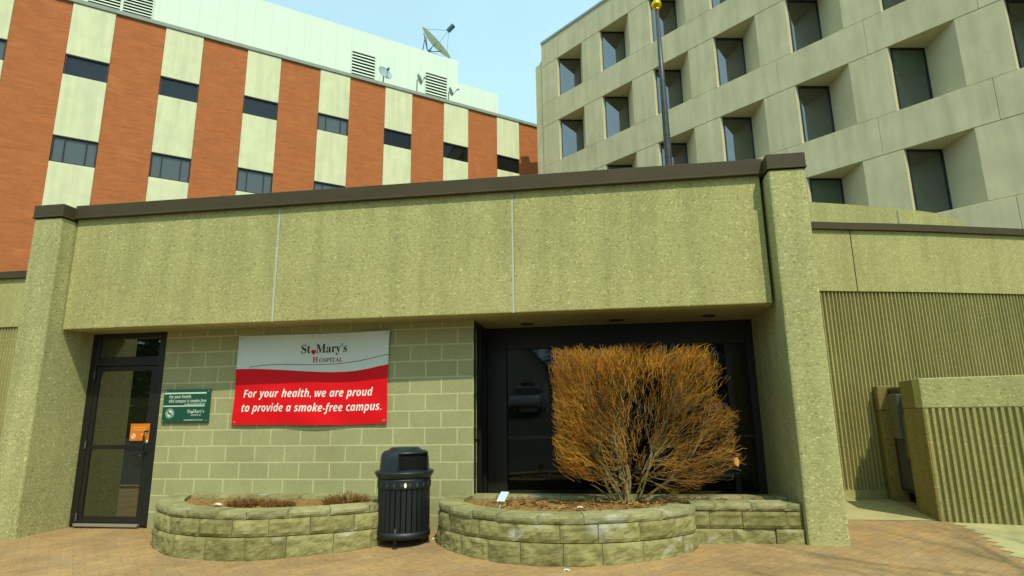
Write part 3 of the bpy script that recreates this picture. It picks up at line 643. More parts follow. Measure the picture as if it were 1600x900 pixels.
def grow(p, d, length, r, depth, target):
    n = max(3, int(length / .09)); pts = [p.copy()]; st = length / n
    dd = d.copy()
    for i in range(n):
        dd = (dd + rv(.21) + Vector((0, 0, .035))).normalized(); q = pts[-1] + dd * st
        if not inside(q) and i > 0 and depth > 0: break
        if not inside(q) and (q.z > .62 or depth): break
        if q.x < -.75 or q.x > 1.45: break
        pts.append(q)
    m_ = len(pts)
    if m_ < 2: return
    rad = [max(.0016, r * (1 - .72 * i / (m_ - 1))) for i in range(m_)]
    (stems if depth <= 1 else (tw1 if rs.random() < .62 else tw2)).tube(pts, rad, 6 if depth == 0 else 4 if depth == 1 else 3, cap=False)
    if depth == 3: return
    nb = (20, 7, 3)[depth]
    for k in range(nb):
        i = rs.randint(max(1, int(m_ * (.22 if depth == 0 else .1))), m_ - 1)
        b = pts[i]; out = Vector((b.x - .25, (b.y - 7.0) * 1.3, (b.z - .75) * .75))
        out = out.normalized() if out.length > .05 else Vector((0, 0, 1))
        ax = (pts[i] - pts[i - 1]).normalized()
        nd = (ax * .75 + rv(.75) + out * .65).normalized()
        L = (rs.uniform(.35, .8), rs.uniform(.18, .42), rs.uniform(.08, .2))[depth]
        grow(b, nd, L, rad[i] * (.55, .6, .7)[depth] if depth < 2 else .0020, depth + 1, None)
for k in range(16):
    u = (k + .5) / 16; fx = -1 + 2 * u; ang = fx * 1.12 + rs.uniform(-.12, .12)
    d = Vector((math.sin(ang), rs.uniform(-.35, .35), math.cos(ang) + .10)).normalized()
    b0 = Vector((.17 + fx * .11 + rs.uniform(-.03, .03), 6.96 + rs.uniform(-.08, .08), .38))
    grow(b0, d, rs.uniform(1.35, 1.95) if abs(fx) < .6 else rs.uniform(1.1, 1.6), rs.uniform(.010, .020), 0, None)
# fine shoots that fill the clipped face
for k in range(3900):
    while True:
        p = Vector((rs.uniform(-.65, 1.4), 7.0 + rs.uniform(-.52, .52), rs.uniform(.55, 2.1)))
        if not inside(p): continue
        e = min(abs(p.x + .6), abs(p.x - 1.35), abs(p.z - 2.08), .5 - abs(p.y - 7.0) + .12)
        wgt = max(.06, 1 - e / .3) * (1.1 if p.x < .3 else .6) * (1.2 if p.z > 1.65 or p.x < -.25 else .30 if p.x > .35 and p.z < 1.5 else .5)
        if rs.random() < wgt: break
    out = Vector((p.x - .2, (p.y - 7.0) * .6, p.z - .55)).normalized()
    d = (out + rv(.45)).normalized(); L = rs.uniform(.09, .24)
    pts = [p - d * L, p - d * L * .6 + rv(.03), p - d * L * .25 + rv(.02), p]     # grown back from a tip that lies within the clipped outline
    if True: (tw1 if rs.random() < (.85 if p.x < .2 or p.z > 1.8 else .45) else tw2).tube(pts, [.0027, .0023, .0019, .0014], 3, cap=False)
stems.build('branches', M['stem'], SH, fix=False, smooth=True)
tw1.build('orange_twigs', M['twig'], SH, fix=False); tw2.build('brown_twigs', M['twig2'], SH, fix=False)
MB().add([(1.24, 6.52, .83), (1.27, 6.5, .80), (1.29, 6.52, .85), (1.275, 6.53, .90), (1.245, 6.53, .885)], [(0, 1, 2, 3, 4)]).build('dead_leaf', M['leaf'], SH, fix=False)

# small dry plants and litter in the planters
def tuft(label, x, y, rx, h, n, seed, wide=1.):
    t = thing('dry_plant', label, 'plant', (x, y, .38), 'withered low plants in the left planter'); r = random.Random(seed); mb = MB()
    for k in range(n):
        a = r.uniform(0, 6.283); rr = r.random() ** .6 * rx; px, py = x + rr * math.cos(a), y + rr * math.sin(a) * .55
        L = h * r.uniform(.4, 1) * (1 - .5 * rr / rx); q = Vector((px, py, .39)); d = Vector((math.cos(a) * .7 + r.uniform(-.6, .6), math.sin(a) * .6, r.uniform(.6, 1.3))).normalized()
        mb.tube([q, q + d * L * .6, q + d * L + Vector((r.uniform(-.02, .02), 0, -.01))], [.004, .004, .002], 3, cap=False)
        e = q + d * L * r.uniform(.4, 1); s_ = r.uniform(.008, .018)
        mb.add([e, e + Vector((s_, 0, s_ * .6)), e + Vector((s_ * .3, s_ * .5, s_ * 1.4))], [(0, 1, 2)])
    mb.build('dry_stems', M['drybrown'], t, fix=False)
tuft('withered red-brown clump in the left part of the banner planter, left of the paired clump', -4.02, 6.45, .24, .14, 260, 1)
tuft('withered red-brown clump in the middle of the banner planter, beside a similar clump', -3.62, 6.40, .20, .14, 220, 2)
tuft('tallest withered red-brown clump at the right end of the banner planter', -2.92, 6.62, .26, .20, 320, 3)
lt = MB(); r4 = random.Random(12)
for k in range(420):
    x = r4.uniform(-1.45, 1.6); y = r4.uniform(6.3, 7.1) if x < .5 else r4.uniform(6.9, 7.1); s_ = r4.uniform(.012, .035); a = r4.uniform(0, 6.28)
    z = .405 + r4.uniform(0, .02)
    lt.add([(x + s_ * math.cos(a + b), y + s_ * math.sin(a + b), z + r4.uniform(-.008, .012)) for b in (0, 1.2, 3.1, 4.4)], [(0, 1, 2, 3)])
o = lt.build('leaf_litter', M['litter'], None, fix=False); o['kind'] = 'stuff'
PT = thing('plant_marker', 'small pale blue marker plate on a rod in the shrub planter', 'plant marker', (-1.12, 6.32, .4))
MB().hexa([(-1.16, 6.29, .485), (-1.075, 6.27, .485), (-1.075, 6.275, .49), (-1.16, 6.295, .49), (-1.125, 6.36, .565), (-1.04, 6.34, .565), (-1.04, 6.345, .57), (-1.125, 6.365, .57)]).build('marker_plate', M['tag'], PT)
MB().tube([(-1.14, 6.30, .40), (-1.105, 6.315, .51)], [.011, .011], 8).build('marker_rod', M['tagrod'], PT)
def scrap(label, x, y, z, s_):
    vs_ = [(x + s_ * math.cos(t) * 1.5, y + s_ * .8 * math.sin(t), z + .006 * math.sin(3 * t)) for t in [i * .8976 for i in range(7)]]
    o = MB().add(vs_ + [(x, y, z + s_ * .5)], [(i, (i + 1) % 7, 7) for i in range(7)]).build('paper_scrap', M['paper'], None, fix=False); tag(o, label, 'litter')
scrap('white crumpled scrap lying in the banner planter soil', -4.35, 6.42, .41, .035)
scrap('pale scrap lying in the mulch left of the orange shrub', -.32, 6.42, .415, .022)
scrap('tiny white scrap on the pavers in front of the shrub planter', -.42, 5.70, gz(-.4, 5.7) + .004, .02)
scrap('pale scrap beside the right foot of the litter bin', -1.9, 6.75, gz(-1.9, 6.75) + .004, .05)

# ------------------------------------------------------------------ ribbed wing to the right
WG = thing('ribbed_wing', 'long curved wing wall of vertical ribs with a dark coping right of the entrance', 'building', (5, 10.3, 0))
wpath = catmull([(2.0, 9.52), (2.7, 9.62), (3.41, 9.8), (3.93, 9.95), (4.57, 10.12), (5.24, 10.32), (5.93, 10.55), (6.64, 10.78), (7.3, 11.02), (8.6, 11.6), (10.0, 12.4), (11.5, 13.5), (13, 15)], .0155)
def along(path, y0, y1, z0, z1, ks=None):
    """a band following a plan curve, y0..y1 measured outwards (towards the viewer)"""
    mb = MB(); n = len(path); vs_ = []
    for i, p in enumerate(path):
        a = path[max(0, i - 1)]; b = path[min(n - 1, i + 1)]; d = (b - a).normalized(); nr = Vector((d.y, -d.x))
        f = p + nr * (y1 if ks is None else ks(i)); k = p + nr * y0
        vs_ += [(k.x, k.y, z0), (f.x, f.y, z0), (f.x, f.y, z1), (k.x, k.y, z1)]
    fs = [(4 * i + a, 4 * i + (a + 1) % 4, 4 * i + 4 + (a + 1) % 4, 4 * i + 4 + a) for i in range(n - 1) for a in range(4)] + [(3, 2, 1, 0), (4 * n - 4, 4 * n - 3, 4 * n - 2, 4 * n - 1)]
    return mb.add(vs_, fs)
cp = wpath[::10]
along(wpath, -.3, 0, .2, 3.165, ks=lambda i: (.03, .03, -.016, -.016)[i % 4]).build('ribbed_wall', M['rib'], WG)
along(cp, -.3, .05, 3.17, 4.165).build('wall_band', M['agg_wing'], WG)
along(cp, -.3, .035, -.1, .198).build('plinth', M['agg_wing'], WG)
along(cp, -.4, .10, 4.168, 4.285).build('coping', M['bronze'], WG, bevel=.004)
MB().tube([(3.97, 9.905, 3.17), (3.97, 9.905, 4.165)], [.006, .006], 4).build('panel_joint', M['darkframe'], WG)
MB().prism([(2.2, 9.85)] + [(p.x - .05, p.y + .25) for p in cp[6::9]] + [(13, 24), (2.2, 24)], 3.9, 4.1).build('roof', M['roofing'], WG)
UD = thing('upper_drum', 'pale pebbled concrete curved wall rising behind the ribbed wing', 'building', (6, 13, 4))
ud = catmull([(2.6, 11.1), (3.3, 11.32), (4.04, 11.58), (4.52, 11.75), (5.27, 12.05), (6.12, 12.42), (6.8, 12.78), (7.34, 13.2), (7.93, 13.85), (8.5, 14.8), (8.8, 16)], .15)
along(ud, -.4, 0, 0, 5.245).build('curved_wall', M['agg_wing'], UD)
along(ud, -.4, .03, 5.247, 5.31).build('coping', M['conc_cap'], UD) if 0 else None
MB().tube([(5.86, 12.265, 4.1), (5.86, 12.265, 5.24)], [.012, .012], 4).build('panel_joint', M['sealant'], UD)
MB().prism([(p.x - .1, p.y + .35) for p in ud[::4]] + [(8.3, 18), (2.6, 18)], 5.0, 5.15).build('roof', M['roofing'], UD)

# ------------------------------------------------------------------ left wing
LW = thing('ribbed_wing', 'ribbed concrete wing wall with dark coping left of the entrance', 'building', (-13, 10, 0))
lp = [Vector((-17 + .016 * i, 9.95)) for i in range(int(9.7 / .016))]
along(lp, -.3, 0, .2, 3.16, ks=lambda i: (.028, .028, -.012, -.012)[i % 4]).build('ribbed_wall', M['rib'], LW)
MB().box(-22, -7.35, 9.9, 10.2, 3.162, 4.13).build('wall_band', M['agg_wing'], LW)
MB().box(-22, -7.35, 9.91, 10.2, -.1, .199).build('plinth', M['agg_wing'], LW)
MB().box(-22, -7.35, 9.84, 10.3, 4.133, 4.275).build('coping', M['bronze'], LW, bevel=.004)
MB().box(-22, -7.4, 10.2, 16, 3.9, 4.05).build('roof', M['roofing'], LW)

# ------------------------------------------------------------------ utility enclosure
EN = thing('utility_enclosure', 'chest-high ribbed concrete enclosure with a gated gap on its left side', 'enclosure', (4.5, 8.3, 0))
e0 = Vector((3.765, 8.04)); fx = Vector((.943, -.333)).normalized(); ey = Vector((.127, .992)).normalized()
def EF(u, v, z): p = e0 + fx * u + ey * v; return (p.x, p.y, z)
g0 = gz(3.8, 8)
ribs = MB(); poly = []; n = 95
for i in range(n):
    u = .025 + i * .066
    poly += [(u, 0.0), (u + .030, 0.0), (u + .036, .031), (u + .060, .031)]
polyb = poly + [(.025 + n * .066, .22), (.025, .22)]
ribs.prism(polyb, g0 - .05, 1.352, EF); ribs.build('ribbed_wall', M['rib'], EN)
MB().box(0, 6.3, -.004, .24, 1.354, 1.712, EF).build('wall_band', M['agg_pier'], EN, bevel=.012, seg=2)
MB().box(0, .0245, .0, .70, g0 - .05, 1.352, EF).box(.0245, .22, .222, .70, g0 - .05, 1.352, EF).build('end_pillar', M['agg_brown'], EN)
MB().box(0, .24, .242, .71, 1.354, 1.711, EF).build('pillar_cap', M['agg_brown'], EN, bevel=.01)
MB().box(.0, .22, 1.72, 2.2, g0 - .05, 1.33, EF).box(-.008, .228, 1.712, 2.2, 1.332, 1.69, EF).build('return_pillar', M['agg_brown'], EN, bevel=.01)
gt = MB().box(.13, .17, .72, 1.71, g0 + .16, g0 + .21, EF).box(.13, .17, .72, 1.71, 1.60, 1.65, EF).box(.13, .17, .72, .76, g0 + .21, 1.60, EF).box(.13, .17, 1.67, 1.71, g0 + .21, 1.60, EF).box(.13, .17, 1.10, 1.14, g0 + .21, 1.60, EF).build('gate', M['darkframe'], EN)
gs = MB()
for i in range(22): gs.box(.14, .16, .77 + i * .041, .77 + i * .041 + .022, g0 + .21, 1.60, EF)
gs.build('gate_bars', M['meter'], gt)
MB().box(.02, .125, 1.0, 1.32, .95, 1.55, EF).box(.05, .125, .84, .98, .70, 1.28, EF).build('meter_cabinet', M['meter'], EN, bevel=.008)
MB().box(.25, .35, .3, 1.9, g0, 1.3, EF).build('dark_backing', M['interior'], EN)

# ------------------------------------------------------------------ brick and cream tower block (left, behind)
AO = Vector((-23.064, 20.412)); Au = Vector((.774, .633)); An = Vector((.633, -.774))   # along the face to the right, out of the face
def AF(u, o, z): p = AO + Au * u + An * o; return (p.x, p.y, z)
BA = thing('brick_tower_block', 'orange brick and cream banded hospital block with strip windows and white roof storey', 'building', (AO.x, AO.y, 0))
def aobj(mb, name, m, parent, **k):  # geometry kept in the facade's own axes so that its brick courses run along it
    o = mb.build(name, m, None, **k); o.parent = parent
    if parent is BA: o.matrix_parent_inverse = Matrix.Translation(-Vector(BA.location)) ; o.matrix_basis = AM
    return o
AM = Matrix(((Au.x, -An.x, 0, AO.x), (Au.y, -An.y, 0, AO.y), (0, 0, 1, 0), (0, 0, 0, 1)))      # local x along, local y into the building
ATOP = 19.88
rows = [(16.33, 17.31), (12.21, 13.42), (8.35, 9.55), (4.4, 5.6)]
style = {(0, 0): 'glass_a', (1, 0): 'glass_a', (2, 0): 'glass_a', (3, 0): 'glass_grey', (4, 0): 'glass_black', (5, 0): 'glass_black', (6, 0): 'glass_black', (-1, 0): 'glass_grey'}
for k in range(-3, 7):
    u0 = 3.65 * k - .02; u1 = u0 + 1.64
    aobj(MB().box(u1, u0 + 3.65, 0, .3, 0, ATOP), 'brick_pier', M['brick'], BA)
    zs = [0] + [z for r_ in reversed(rows) for z in r_] + [ATOP]
    for a, b in zip(zs[0::2], zs[1::2]):
        aobj(MB().box(u0 + .008, u1 - .008, -.045, .3, a + .002, b - .002), 'cream_panel', M['stucco'], BA, bevel=.015)
    for r_, (a, b) in enumerate(rows):
        st = style.get((k, r_), 'glass_grey' if r_ != 0 else 'glass_a')
        bars = [u0 + .02, u0 + .42, u0 + 1.2, u1 - .07]
        f = MB()
        for q in (bars if st == 'glass_grey' else (bars[0], bars[-1])): f.box(q, q + .05, .03, .12, a + .06, b - .06)
        f.box(u0 + .02, u1 - .02, .03, .12, a + .002, a + .06).box(u0 + .02, u1 - .02, .03, .12, b - .06, b - .002)
        wf = aobj(f, 'window', M['darkframe'], BA)
        pn = MB().quad((u0 + .03, .08, a + .02), (u1 - .03, .08, a + .02), (u1 - .03, .08, b - .02), (u0 + .03, .08, b - .02)).build('pane', M[st], None, fix=False); pn.parent = wf
aobj(MB().box(-12, 26, -.10, .5, ATOP + .003, ATOP + .22), 'parapet_coping', M['conc_cap'], BA, bevel=.02)
aobj(MB().box(-12, 26, .32, 12, 0, ATOP - .3), 'building_body', M['brick'], BA)
ph = aobj(MB().box(-12, 20.09, 2.0, 11, ATOP - .4, 24.4).box(20.09, 23.17, 2.05, 9, ATOP - .4, 22.85), 'roof_storey', M['white_wall'], BA)
def louvre(x0, x1, z0, z1, n):
    f = MB().box(x0 - .06, x0, 1.94, 1.998, z0, z1).box(x1, x1 + .06, 1.94, 1.998, z0, z1).box(x0 - .06, x1 + .06, 1.94, 1.998, z1, z1 + .05)
    h = (z1 - z0) / n
    for i in range(n): f.add([(x0, 1.93, z0 + i * h), (x1, 1.93, z0 + i * h), (x1, 1.985, z0 + i * h + h * .55), (x0, 1.985, z0 + i * h + h * .55), (x0, 1.94, z0 + i * h - .01), (x1, 1.94, z0 + i * h - .01), (x1, 1.995, z0 + i * h + h * .5), (x0, 1.995, z0 + i * h + h * .5)], [(0, 1, 2, 3), (4, 5, 6, 7)])
    lv = aobj(f, 'louvre', M['louvre'], BA, fix=False)
    b = MB().quad((x0, 1.996, z0), (x1, 1.996, z0), (x1, 1.996, z1), (x0, 1.996, z1)).build('louvre_backing', M['slat'], None, fix=False); b.parent = lv
louvre(13.1, 14.5, 20.6, 22.87, 11); louvre(17.82, 19.28, 20.6, 22.87, 11); louvre(.2, 1.5, 20.6, 22.9, 14); louvre(1.62, 2.85, 20.6, 22.9, 14)

# satellite dishes: local axes x right along roof, y in, z up; dish axis d
def dish(label, u, o, z, rad, depth, axis, mt, feed, base=None, group='small roof dishes', big=False):
    c = Vector(AF(u, o, z)); d = Vector(axis).normalized(); bz = ATOP if base is None else base
    a = d.cross(Vector((0, 0, 1))).normalized(); b = a.cross(d)
    t = thing('satellite_dish', label, 'satellite dish', (c.x, c.y, bz), group)
    W = lambda x, y, w_: c + a * x + b * y + d * w_
    prof = [(rad * i / 8, depth * (i / 8) ** 2) for i in range(1, 9)] + [(rad * 1.02, depth + .01), (rad * 1.02, depth - .03)] + [(rad * i / 8, depth * (i / 8) ** 2 - .035) for i in range(8, 0, -1)]
    mb = MB(); mb.lathe(prof, 0, 0, 36, True, True, F=lambda x, y, z_: tuple(W(x, y, z_))); mb.build('reflector', M[mt], t, smooth=True)
    ft = W(0, 0, feed); sm_ = MB()
    for k in range(3 if big else 1):
        an = 2.1 * k + (.5 if big else -math.pi / 2); q = W(rad * .93 * math.cos(an), rad * .93 * math.sin(an), depth * .9); sm_.tube([q, ft], [.012 if big else .02] * 2, 5)
    sm_.build('feed_struts', M['steel'], t)
    MB().tube([ft - d * .05 * rad, ft + d * (.38 if big else .14) * (rad if big else 1)], [.11 * rad + .02] * 2, 10).build('feed_horn', M['steel'], t)
    k0 = W(0, 0, -.04); mm = MB(); foot = Vector((k0.x, k0.y, bz)) - (Vector((d.x, d.y, 0)) * .3 * rad)
    if big:
        for q in ((.6, .5), (-.6, .5), (.6, -.5), (-.6, -.5), (0, .7), (0, -.6)): mm.tube([W(rad * q[0], rad * q[1], depth * .3 - .06), W(q[0] * .15, q[1] * .15, -.55)], [.03, .03], 6)
        mm.tube([W(0, 0, -.5), (k0.x - d.x * .5, k0.y - d.y * .5, bz)], [.09, .11], 8)
        mm.tube([W(rad * .3, -.3, -.25), (k0.x - d.x * 1.1, k0.y - d.y * 1.1, bz)], [.035, .035], 6); mm.tube([W(0, rad * .8, .05), (k0.x - d.x * 1.5, k0.y - d.y * 1.5, bz)], [.03, .03], 6)
        mm.box(k0.x - d.x * .9 - .3, k0.x - d.x * .9 + .3, k0.y - .3, k0.y + .3, bz, bz + .25)
    else:
        mm.tube([W(0, 0, -.02), W(0, 0, -.12), foot], [.03, .035, .035], 8); mm.box(foot.x - .12, foot.x + .12, foot.y - .12, foot.y + .12, bz, bz + .45)
    mm.build('mount', M['steel'], t)
    return t
camr = right
dish('round grey-blue dish facing out on the brick block parapet, left of the small pair', 14.75, -.75, 21.2, .44, .08, tuple(An.x * .9 * v + Au.x * .25 * v for v in (1,)) + (An.y * .9 + Au.y * .25, .35), 'dish', .32, base=20.1)
ax2 = Au * .95 + An * .25
dish('small edge-on dish with a box below it, left of the second louvre', 16.9, -.75, 21.45, .32, .06, (ax2.x, ax2.y, .45), 'dish', .34, base=20.1)
dish('smallest edge-on dish with an arm, right of the second louvre', 19.0, -.75, 21.22, .27, .05, (ax2.x, ax2.y, .45), 'dish', .46, base=20.1)
axb = right * .68 + up * .66 - fwd * .05
dish('large cream dish tilted skyward on the white roof storey', 19.35, -4.4, 26.75, 1.33, .26, (axb.x, axb.y, axb.z), 'dish_big', 1.45, base=24.4, group=None, big=True)

# ------------------------------------------------------------------ concrete tower block (right, behind)
BO = Vector((-1.985, 31.128)); Bu = Vector((.75992, -.65001)); Bn = Vector((.65001, .75992))   # along to the right, into the building
BB = thing('concrete_tower_block', 'pale concrete office block with deep splayed square windows', 'building', (BO.x, BO.y, 0))
BM = Matrix(((Bu.x, Bn.x, 0, BO.x), (Bu.y, Bn.y, 0, BO.y), (0, 0, 1, 0), (0, 0, 0, 1)))
def bobj(mb, name, m, parent, **k):
    o = mb.build(name, m, None, **k); o.parent = parent
    if parent is BB: o.matrix_parent_inverse = Matrix.Translation(-Vector(BB.location)); o.matrix_basis = BM
    return o
P_ = 3.235; OW = 1.955; G = .006
tops = [21.55, 17.69, 13.83, 9.97, 6.11]; OH = 2.44; TOPB = 23.06
NB = 10
rb_ = random.Random(3)
for k in range(-1, NB):
    ua = -1.28 if k < 0 else P_ * k + OW; ub = P_ * (k + 1)
    for r_, zt_ in enumerate(tops):
        bobj(MB().box(ua + (0 if k < 0 else 0), ub, 0, .35, zt_ - OH + G, zt_ - G), 'pier_panel', M['conc'], BB, bevel=.008)
        ja = -1.28 if k < 0 else P_ * k - .62 + P_ * 0 ; jb = P_ * (k + 1) - .62
        if k < 0: ja = -1.28
        lo = zt_ - 3.86 + G if r_ < len(tops) - 1 else 0
        bobj(MB().box(ja + G, jb - G, -.006, .36, lo - .0, zt_ - OH - G), 'spandrel_panel', M['conc'], BB, bevel=.008)
    bobj(MB().box((-1.28 if k < 0 else P_ * k - .62) + G, P_ * (k + 1) - .62 - G, -.006, .36, tops[0] + G, TOPB), 'parapet_panel', M['conc'], BB, bevel=.008)
for k in range(NB):
    for r_, zt_ in enumerate(tops):
        u0 = P_ * k; z0, z1 = zt_ - OH, zt_
        A_, B_, D_, E_ = (u0, .02), (u0 + .03, .16), (u0 + .80, 1.12), (u0 + OW, .02)
        rv_ = MB()
        rv_.add([(p[0], p[1], z) for z in (z0 - .004, z1 + .004) for p in (A_, B_, D_, E_)], [(0, 1, 2, 3), (7, 6, 5, 4), (0, 4, 5, 1), (2, 6, 7, 3)])
        wn_ = bobj(rv_, 'window', M['conc_reveal'], BB, fix=False)
        fr = MB(); dv = Vector((D_[0] - B_[0], D_[1] - B_[1])); ln_ = dv.length; dv /= ln_; nv_ = Vector((dv.y, -dv.x))
        FF = lambda s_, o, z: (B_[0] + dv.x * s_ + nv_.x * o, B_[1] + dv.y * s_ + nv_.y * o, z)
        fr.box(0, .04, .002, .05, z0, z1, FF).box(ln_ - .045, ln_, .002, .05, z0, z1, FF).box(.04, ln_ - .045, .002, .05, z1 - .06, z1, FF).box(.04, ln_ - .045, .002, .05, z0, z0 + .05, FF)
        f_ = fr.build('window_frame', M['darkframe'], None); f_.parent = wn_
        g_ = MB().quad(FF(.0, .004, z0), FF(ln_, .004, z0), FF(ln_, .004, z1), FF(0, .004, z1)).build('pane', M['glass_b'], None, fix=False); g_.parent = wn_
        if (k, r_) in ((5, 2), (3, 3), (4, 3), (2, 3)):
            hgt = 1.0 if (k, r_) == (5, 2) else 1.7
            b_ = MB().quad(FF(.05, .008, z1 - hgt), FF(ln_ - .05, .008, z1 - hgt), FF(ln_ - .05, .008, z1 - .07), FF(.05, .008, z1 - .07)).build('blind', M['blind'], None, fix=False); b_.parent = wn_
UE = P_ * NB
bobj(MB().box(-1.28, UE + 2, 1.2, 14, 0, TOPB - .3).box(-1.28, -.3, .37, 1.19, 0, TOPB - .31).box(UE - 1.0, UE + 2, .37, 1.19, 0, TOPB - .31), 'building_body', M['conc'], BB)
bobj(MB().box(-1.31, UE, -.05, .6, TOPB + .003, TOPB + .2), 'parapet_cap', M['conc_cap'], BB, bevel=.03)
# stepped and coved corner strip
cv = [(-1.285, TOPB - .75)]
for i in range(9): a = math.pi / 2 * i / 8; cv.append((-1.285 - .42 * (1 - math.cos(a)), TOPB - .75 - .0 - .42 * math.sin(a) * 1.0))
cv += [(-1.86, TOPB - 1.17), (-1.86, 0), (-1.285, 0)]
bobj(MB().add([(x, y, z) for y in (.05, 13) for x, z in cv], [tuple(range(len(cv))), tuple(range(2 * len(cv) - 1, len(cv) - 1, -1))] + [(i, (i + 1) % len(cv), len(cv) + (i + 1) % len(cv), len(cv) + i) for i in range(len(cv))]), 'corner_strip', M['conc'], BB)

# ------------------------------------------------------------------ flagpole
FP = thing('flagpole', 'dark tapered flagpole topped with a gold ball behind the entrance roof', 'flagpole', (1.5, 12.0, 0))
MB().tube([(1.5, 12, 0), (1.5, 12, 5.6), (1.49, 12, 8.2), (1.48, 12, 10.1)], [.11, .08, .062, .038], 18).build('pole', M['pole'], FP, smooth=True)
bd = MB()
for z in (6.55, 7.05, 7.55, 8.3, 6.05): bd.lathe([(.05, z), (.083 - (z - 6) * .0085, z + .003), (.083 - (z - 6) * .0085, z + .02), (.05, z + .023)], 1.495, 12, 18)
bd.build('pole_bands', M['pole'], FP)
MB().lathe([(.0, 0)] and [(.11 * math.sin(math.pi * i / 14) + .001, 10.2 - .11 * math.cos(math.pi * i / 14)) for i in range(15)], 1.48, 12, 24, False, False).build('gold_ball', M['gold'], FP, smooth=True)
MB().lathe([(.045, 10.06), (.06, 10.075), (.045, 10.1)], 1.48, 12, 18).lathe([(.03, 10.30), (.035, 10.33), (.012, 10.36)], 1.48, 12, 14).build('truck', M['gold'], FP, smooth=True)

# ------------------------------------------------------------------ what the dark window mirrors: the far side of the street
CAR = thing('parked_car', 'silver hatchback parked up the slope, mirrored dimly in the dark window', 'car', (-4.5, -18.5, gz(-4.5, -18.5)))
cz = gz(-4.5, -18.5)
def CF(x, y, z): return (-4.5 + x, -18.5 + y, cz + z)          # nose towards the entrance
sec = [(2.1, .35, .55, .80), (1.9, .25, .82, .86), (1.1, .22, .95, .88), (.35, .22, .98, .88), (-1.2, .22, 1.0, .88), (-1.95, .28, .98, .84), (-2.1, .4, .85, .78)]
vs_ = []
for y, z0, z1, hw in sec: vs_ += [CF(-hw, y, z0), CF(hw, y, z0), CF(hw * 1.02, y, (z0 + z1) / 2), CF(hw * .95, y, z1), CF(-hw * .95, y, z1), CF(-hw * 1.02, y, (z0 + z1) / 2)]
body = MB().add(vs_, [(6 * i + a, 6 * i + (a + 1) % 6, 6 * i + 6 + (a + 1) % 6, 6 * i + 6 + a) for i in range(len(sec) - 1) for a in range(6)] + [(5, 4, 3, 2, 1, 0), tuple(range(6 * len(sec) - 6, 6 * len(sec)))])
body.build('body', M['car'], CAR, bevel=.04, seg=2, smooth=True)
cab = [(.95, .97, .78), (.25, 1.42, .66), (-.9, 1.46, .66), (-1.7, .99, .76)]
vs_ = [];
for y, z, hw in cab: vs_ += [CF(-hw, y, z), CF(hw, y, z)]
base = [CF(-.8, .95, .96), CF(.8, .95, .96), CF(.8, -1.7, .97), CF(-.8, -1.7, .97)]
top = [CF(-.64, .25, 1.40), CF(.64, .25, 1.40), CF(.64, -1.0, 1.42), CF(-.64, -1.0, 1.42)]
MB().hexa([base[3], base[2], base[1], base[0], top[3], top[2], top[1], top[0]]).build('cabin_glass', M['glass_black'], CAR, bevel=.03, seg=2)
MB().hexa([CF(-.66, -1.05, 1.415), CF(.66, -1.05, 1.415), CF(.66, .28, 1.40), CF(-.66, .28, 1.40), CF(-.6, -1.0, 1.47), CF(.6, -1.0, 1.47), CF(.6, .2, 1.46), CF(-.6, .2, 1.46)]).build('roof', M['car'], CAR, bevel=.02)
for sx in (-1, 1):
    for y in (1.3, -1.3):
        wv = MB().lathe([(.19, -.1), (.31, -.1), (.325, -.06), (.325, .06), (.31, .1), (.19, .1)], 0, 0, 24, F=lambda x, yy, z, sx=sx, y=y: CF(sx * .80 + z, y + x, .32 + yy)).build('wheel', M['tyre'], CAR, smooth=True)
    MB().box(sx * .62 - .17, sx * .62 + .17, 1.98, 2.06, .58, .72, CF).build('headlight', M['lamp'], CAR, bevel=.02)
HS = thing('gabled_house', 'pale gabled house up the slope, mirrored dimly in the dark window', 'house', (-7.5, -33, gz(-7, -33)))
hz = gz(-7, -33) - .2
MB().box(-10.5, -5, -40, -33, hz, hz + 4).add([(-10.5, -33, hz + 4), (-5, -33, hz + 4), (-7.75, -33, hz + 6.6), (-10.5, -40, hz + 4), (-5, -40, hz + 4), (-7.75, -40, hz + 6.6)], [(0, 1, 2), (5, 4, 3), (0, 2, 5, 3), (1, 4, 5, 2)]).build('walls', M['siding'], HS)
rf = MB()
for sx in (-1, 1): rf.hexa([(-7.75, -40.3, hz + 6.65), (-7.75 + sx * 3.1, -40.3, hz + 3.72), (-7.75 + sx * 3.1, -32.6, hz + 3.72), (-7.75, -32.6, hz + 6.65), (-7.75, -40.3, hz + 6.8), (-7.75 + sx * 3.1, -40.3, hz + 3.87), (-7.75 + sx * 3.1, -32.6, hz + 3.87), (-7.75, -32.6, hz + 6.8)])
rf.build('roof', M['shingle'], HS)
for x in (-9.3, -6.9): MB().box(x, x + 1, -33.0 + .002, -32.95, hz + 1.2, hz + 2.6).build('window', M['glass_black'], HS)

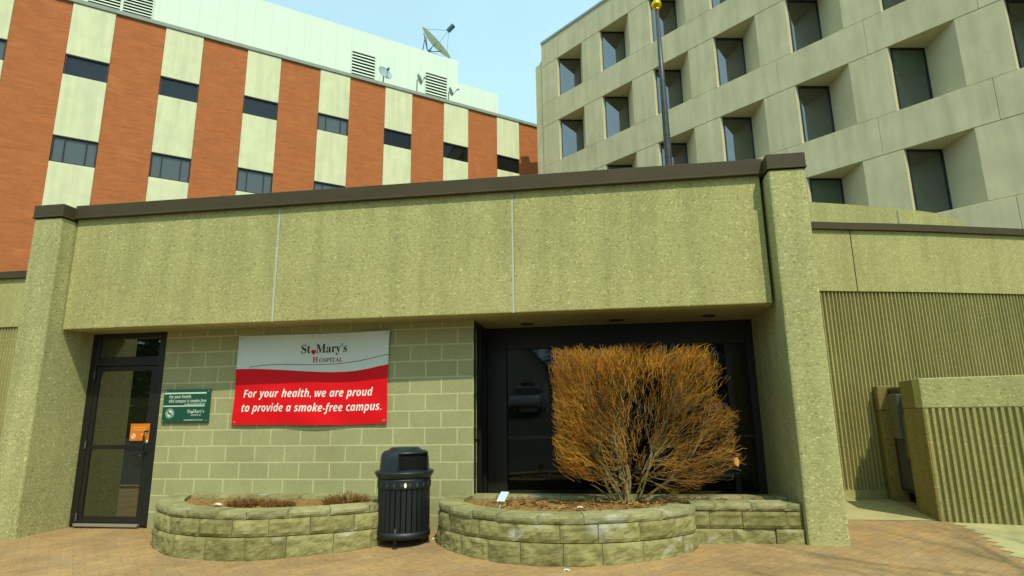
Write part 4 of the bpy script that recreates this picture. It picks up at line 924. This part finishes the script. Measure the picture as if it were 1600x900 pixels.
M['needles'] = mat('dark_evergreen_needles', (.035, .05, .022), .95, .1, var=.4, vscale=2)  # evergreens; several added unseen so the window and door glass mirror no sky
for i, (x, y, h, lab) in enumerate([(-16, -44, 15, 'tall dark evergreen far left of the gabled house, mirrored in the window'), (-3.2, -43, 17, 'tall dark evergreen close behind the right side of the gabled house'), (2.5, -40, 16, 'dark evergreen second to the right of the gabled house'), (8, -42, 18, 'tallest dark evergreen on the lawn bank'), (14, -39, 15, 'dark evergreen at the right end of the bank'), (11.2, -37, 14, 'evergreen second from the right end of the bank, added to hide sky in the window'), (-9.6, -46, 18, 'tall evergreen directly behind the gabled house, added to hide sky in the window'), (-22, -40, 14, 'dark evergreen at the left end of the bank'), (-25, -15, 12, 'nearer of two evergreens added beside the road to darken the door glass'), (-31, -17, 13, 'farther of two evergreens added beside the road to darken the door glass'), (-22, -18, 11, 'shortest evergreen, nearest the parked car, added to darken the door glass')]):
    t = thing('evergreen_tree', lab, 'tree', (x, y, gz(x, y)), 'evergreens on the bank across the street'); re_ = random.Random(i); b0 = gz(x, y)
    MB().tube([(x, y, b0 - .2), (x, y, b0 + h * .95)], [.28, .05], 8).build('trunk', M['bark'], t)
    cr_ = MB()
    for k in range(2600):
        f_ = re_.random() ** 1.3; rr = (1 - f_) * h * .22 * re_.uniform(.35, 1.05) + .1; a = re_.uniform(0, 6.283); zz = b0 + h * (.08 + .92 * f_) - rr * .25
        p = Vector((x + rr * math.cos(a), y + rr * math.sin(a), zz)); d = Vector((math.cos(a), math.sin(a), -.35)) * re_.uniform(.35, .8); sd = Vector((-math.sin(a), math.cos(a), re_.uniform(-.4, .4))) * re_.uniform(.15, .35)
        cr_.add([p - d * .5 + sd * .3, p - sd + d * .1, p + d, p + sd + d * .1], [(0, 1, 2, 3)])
    cr_.build('crown', M['needles'], t, fix=False)

# bare street tree just out of view, its branch shadow falls on the fascia and the paving
TR = thing('bare_street_tree', 'leafless street tree right of the viewer whose branches shade the fascia', 'tree', (5.6, -.6, 0))
rt = random.Random(11); trunk = MB(); crown = MB()
def branch(p, d, L, r, dep):
    pts = [p]; dd = d
    for i in range(4): dd = (dd + Vector((rt.uniform(-.18, .18), rt.uniform(-.18, .18), rt.uniform(-.05, .16)))).normalized(); pts.append(pts[-1] + dd * L / 4)
    (trunk if dep == 0 else crown).tube(pts, [r * (1 - .13 * i) for i in range(5)], 7 if dep < 2 else 4, cap=False)
    if dep == 4: return
    for k in range(4 if dep else 7):
        i = rt.randint(2, 4); nd = (dd + Vector((rt.uniform(-1, 1), rt.uniform(-1, 1), rt.uniform(-.2, .7)))).normalized()
        branch(pts[i], nd, L * rt.uniform(.5, .72), r * .45, dep + 1)
branch(Vector((5.6, -.6, -.3)), Vector((-.03, .02, 1)), 5.2, .13, 0)
trunk.build('trunk', M['bark'], TR, fix=False, smooth=True); crown.build('crown', M['bark'], TR, fix=False)
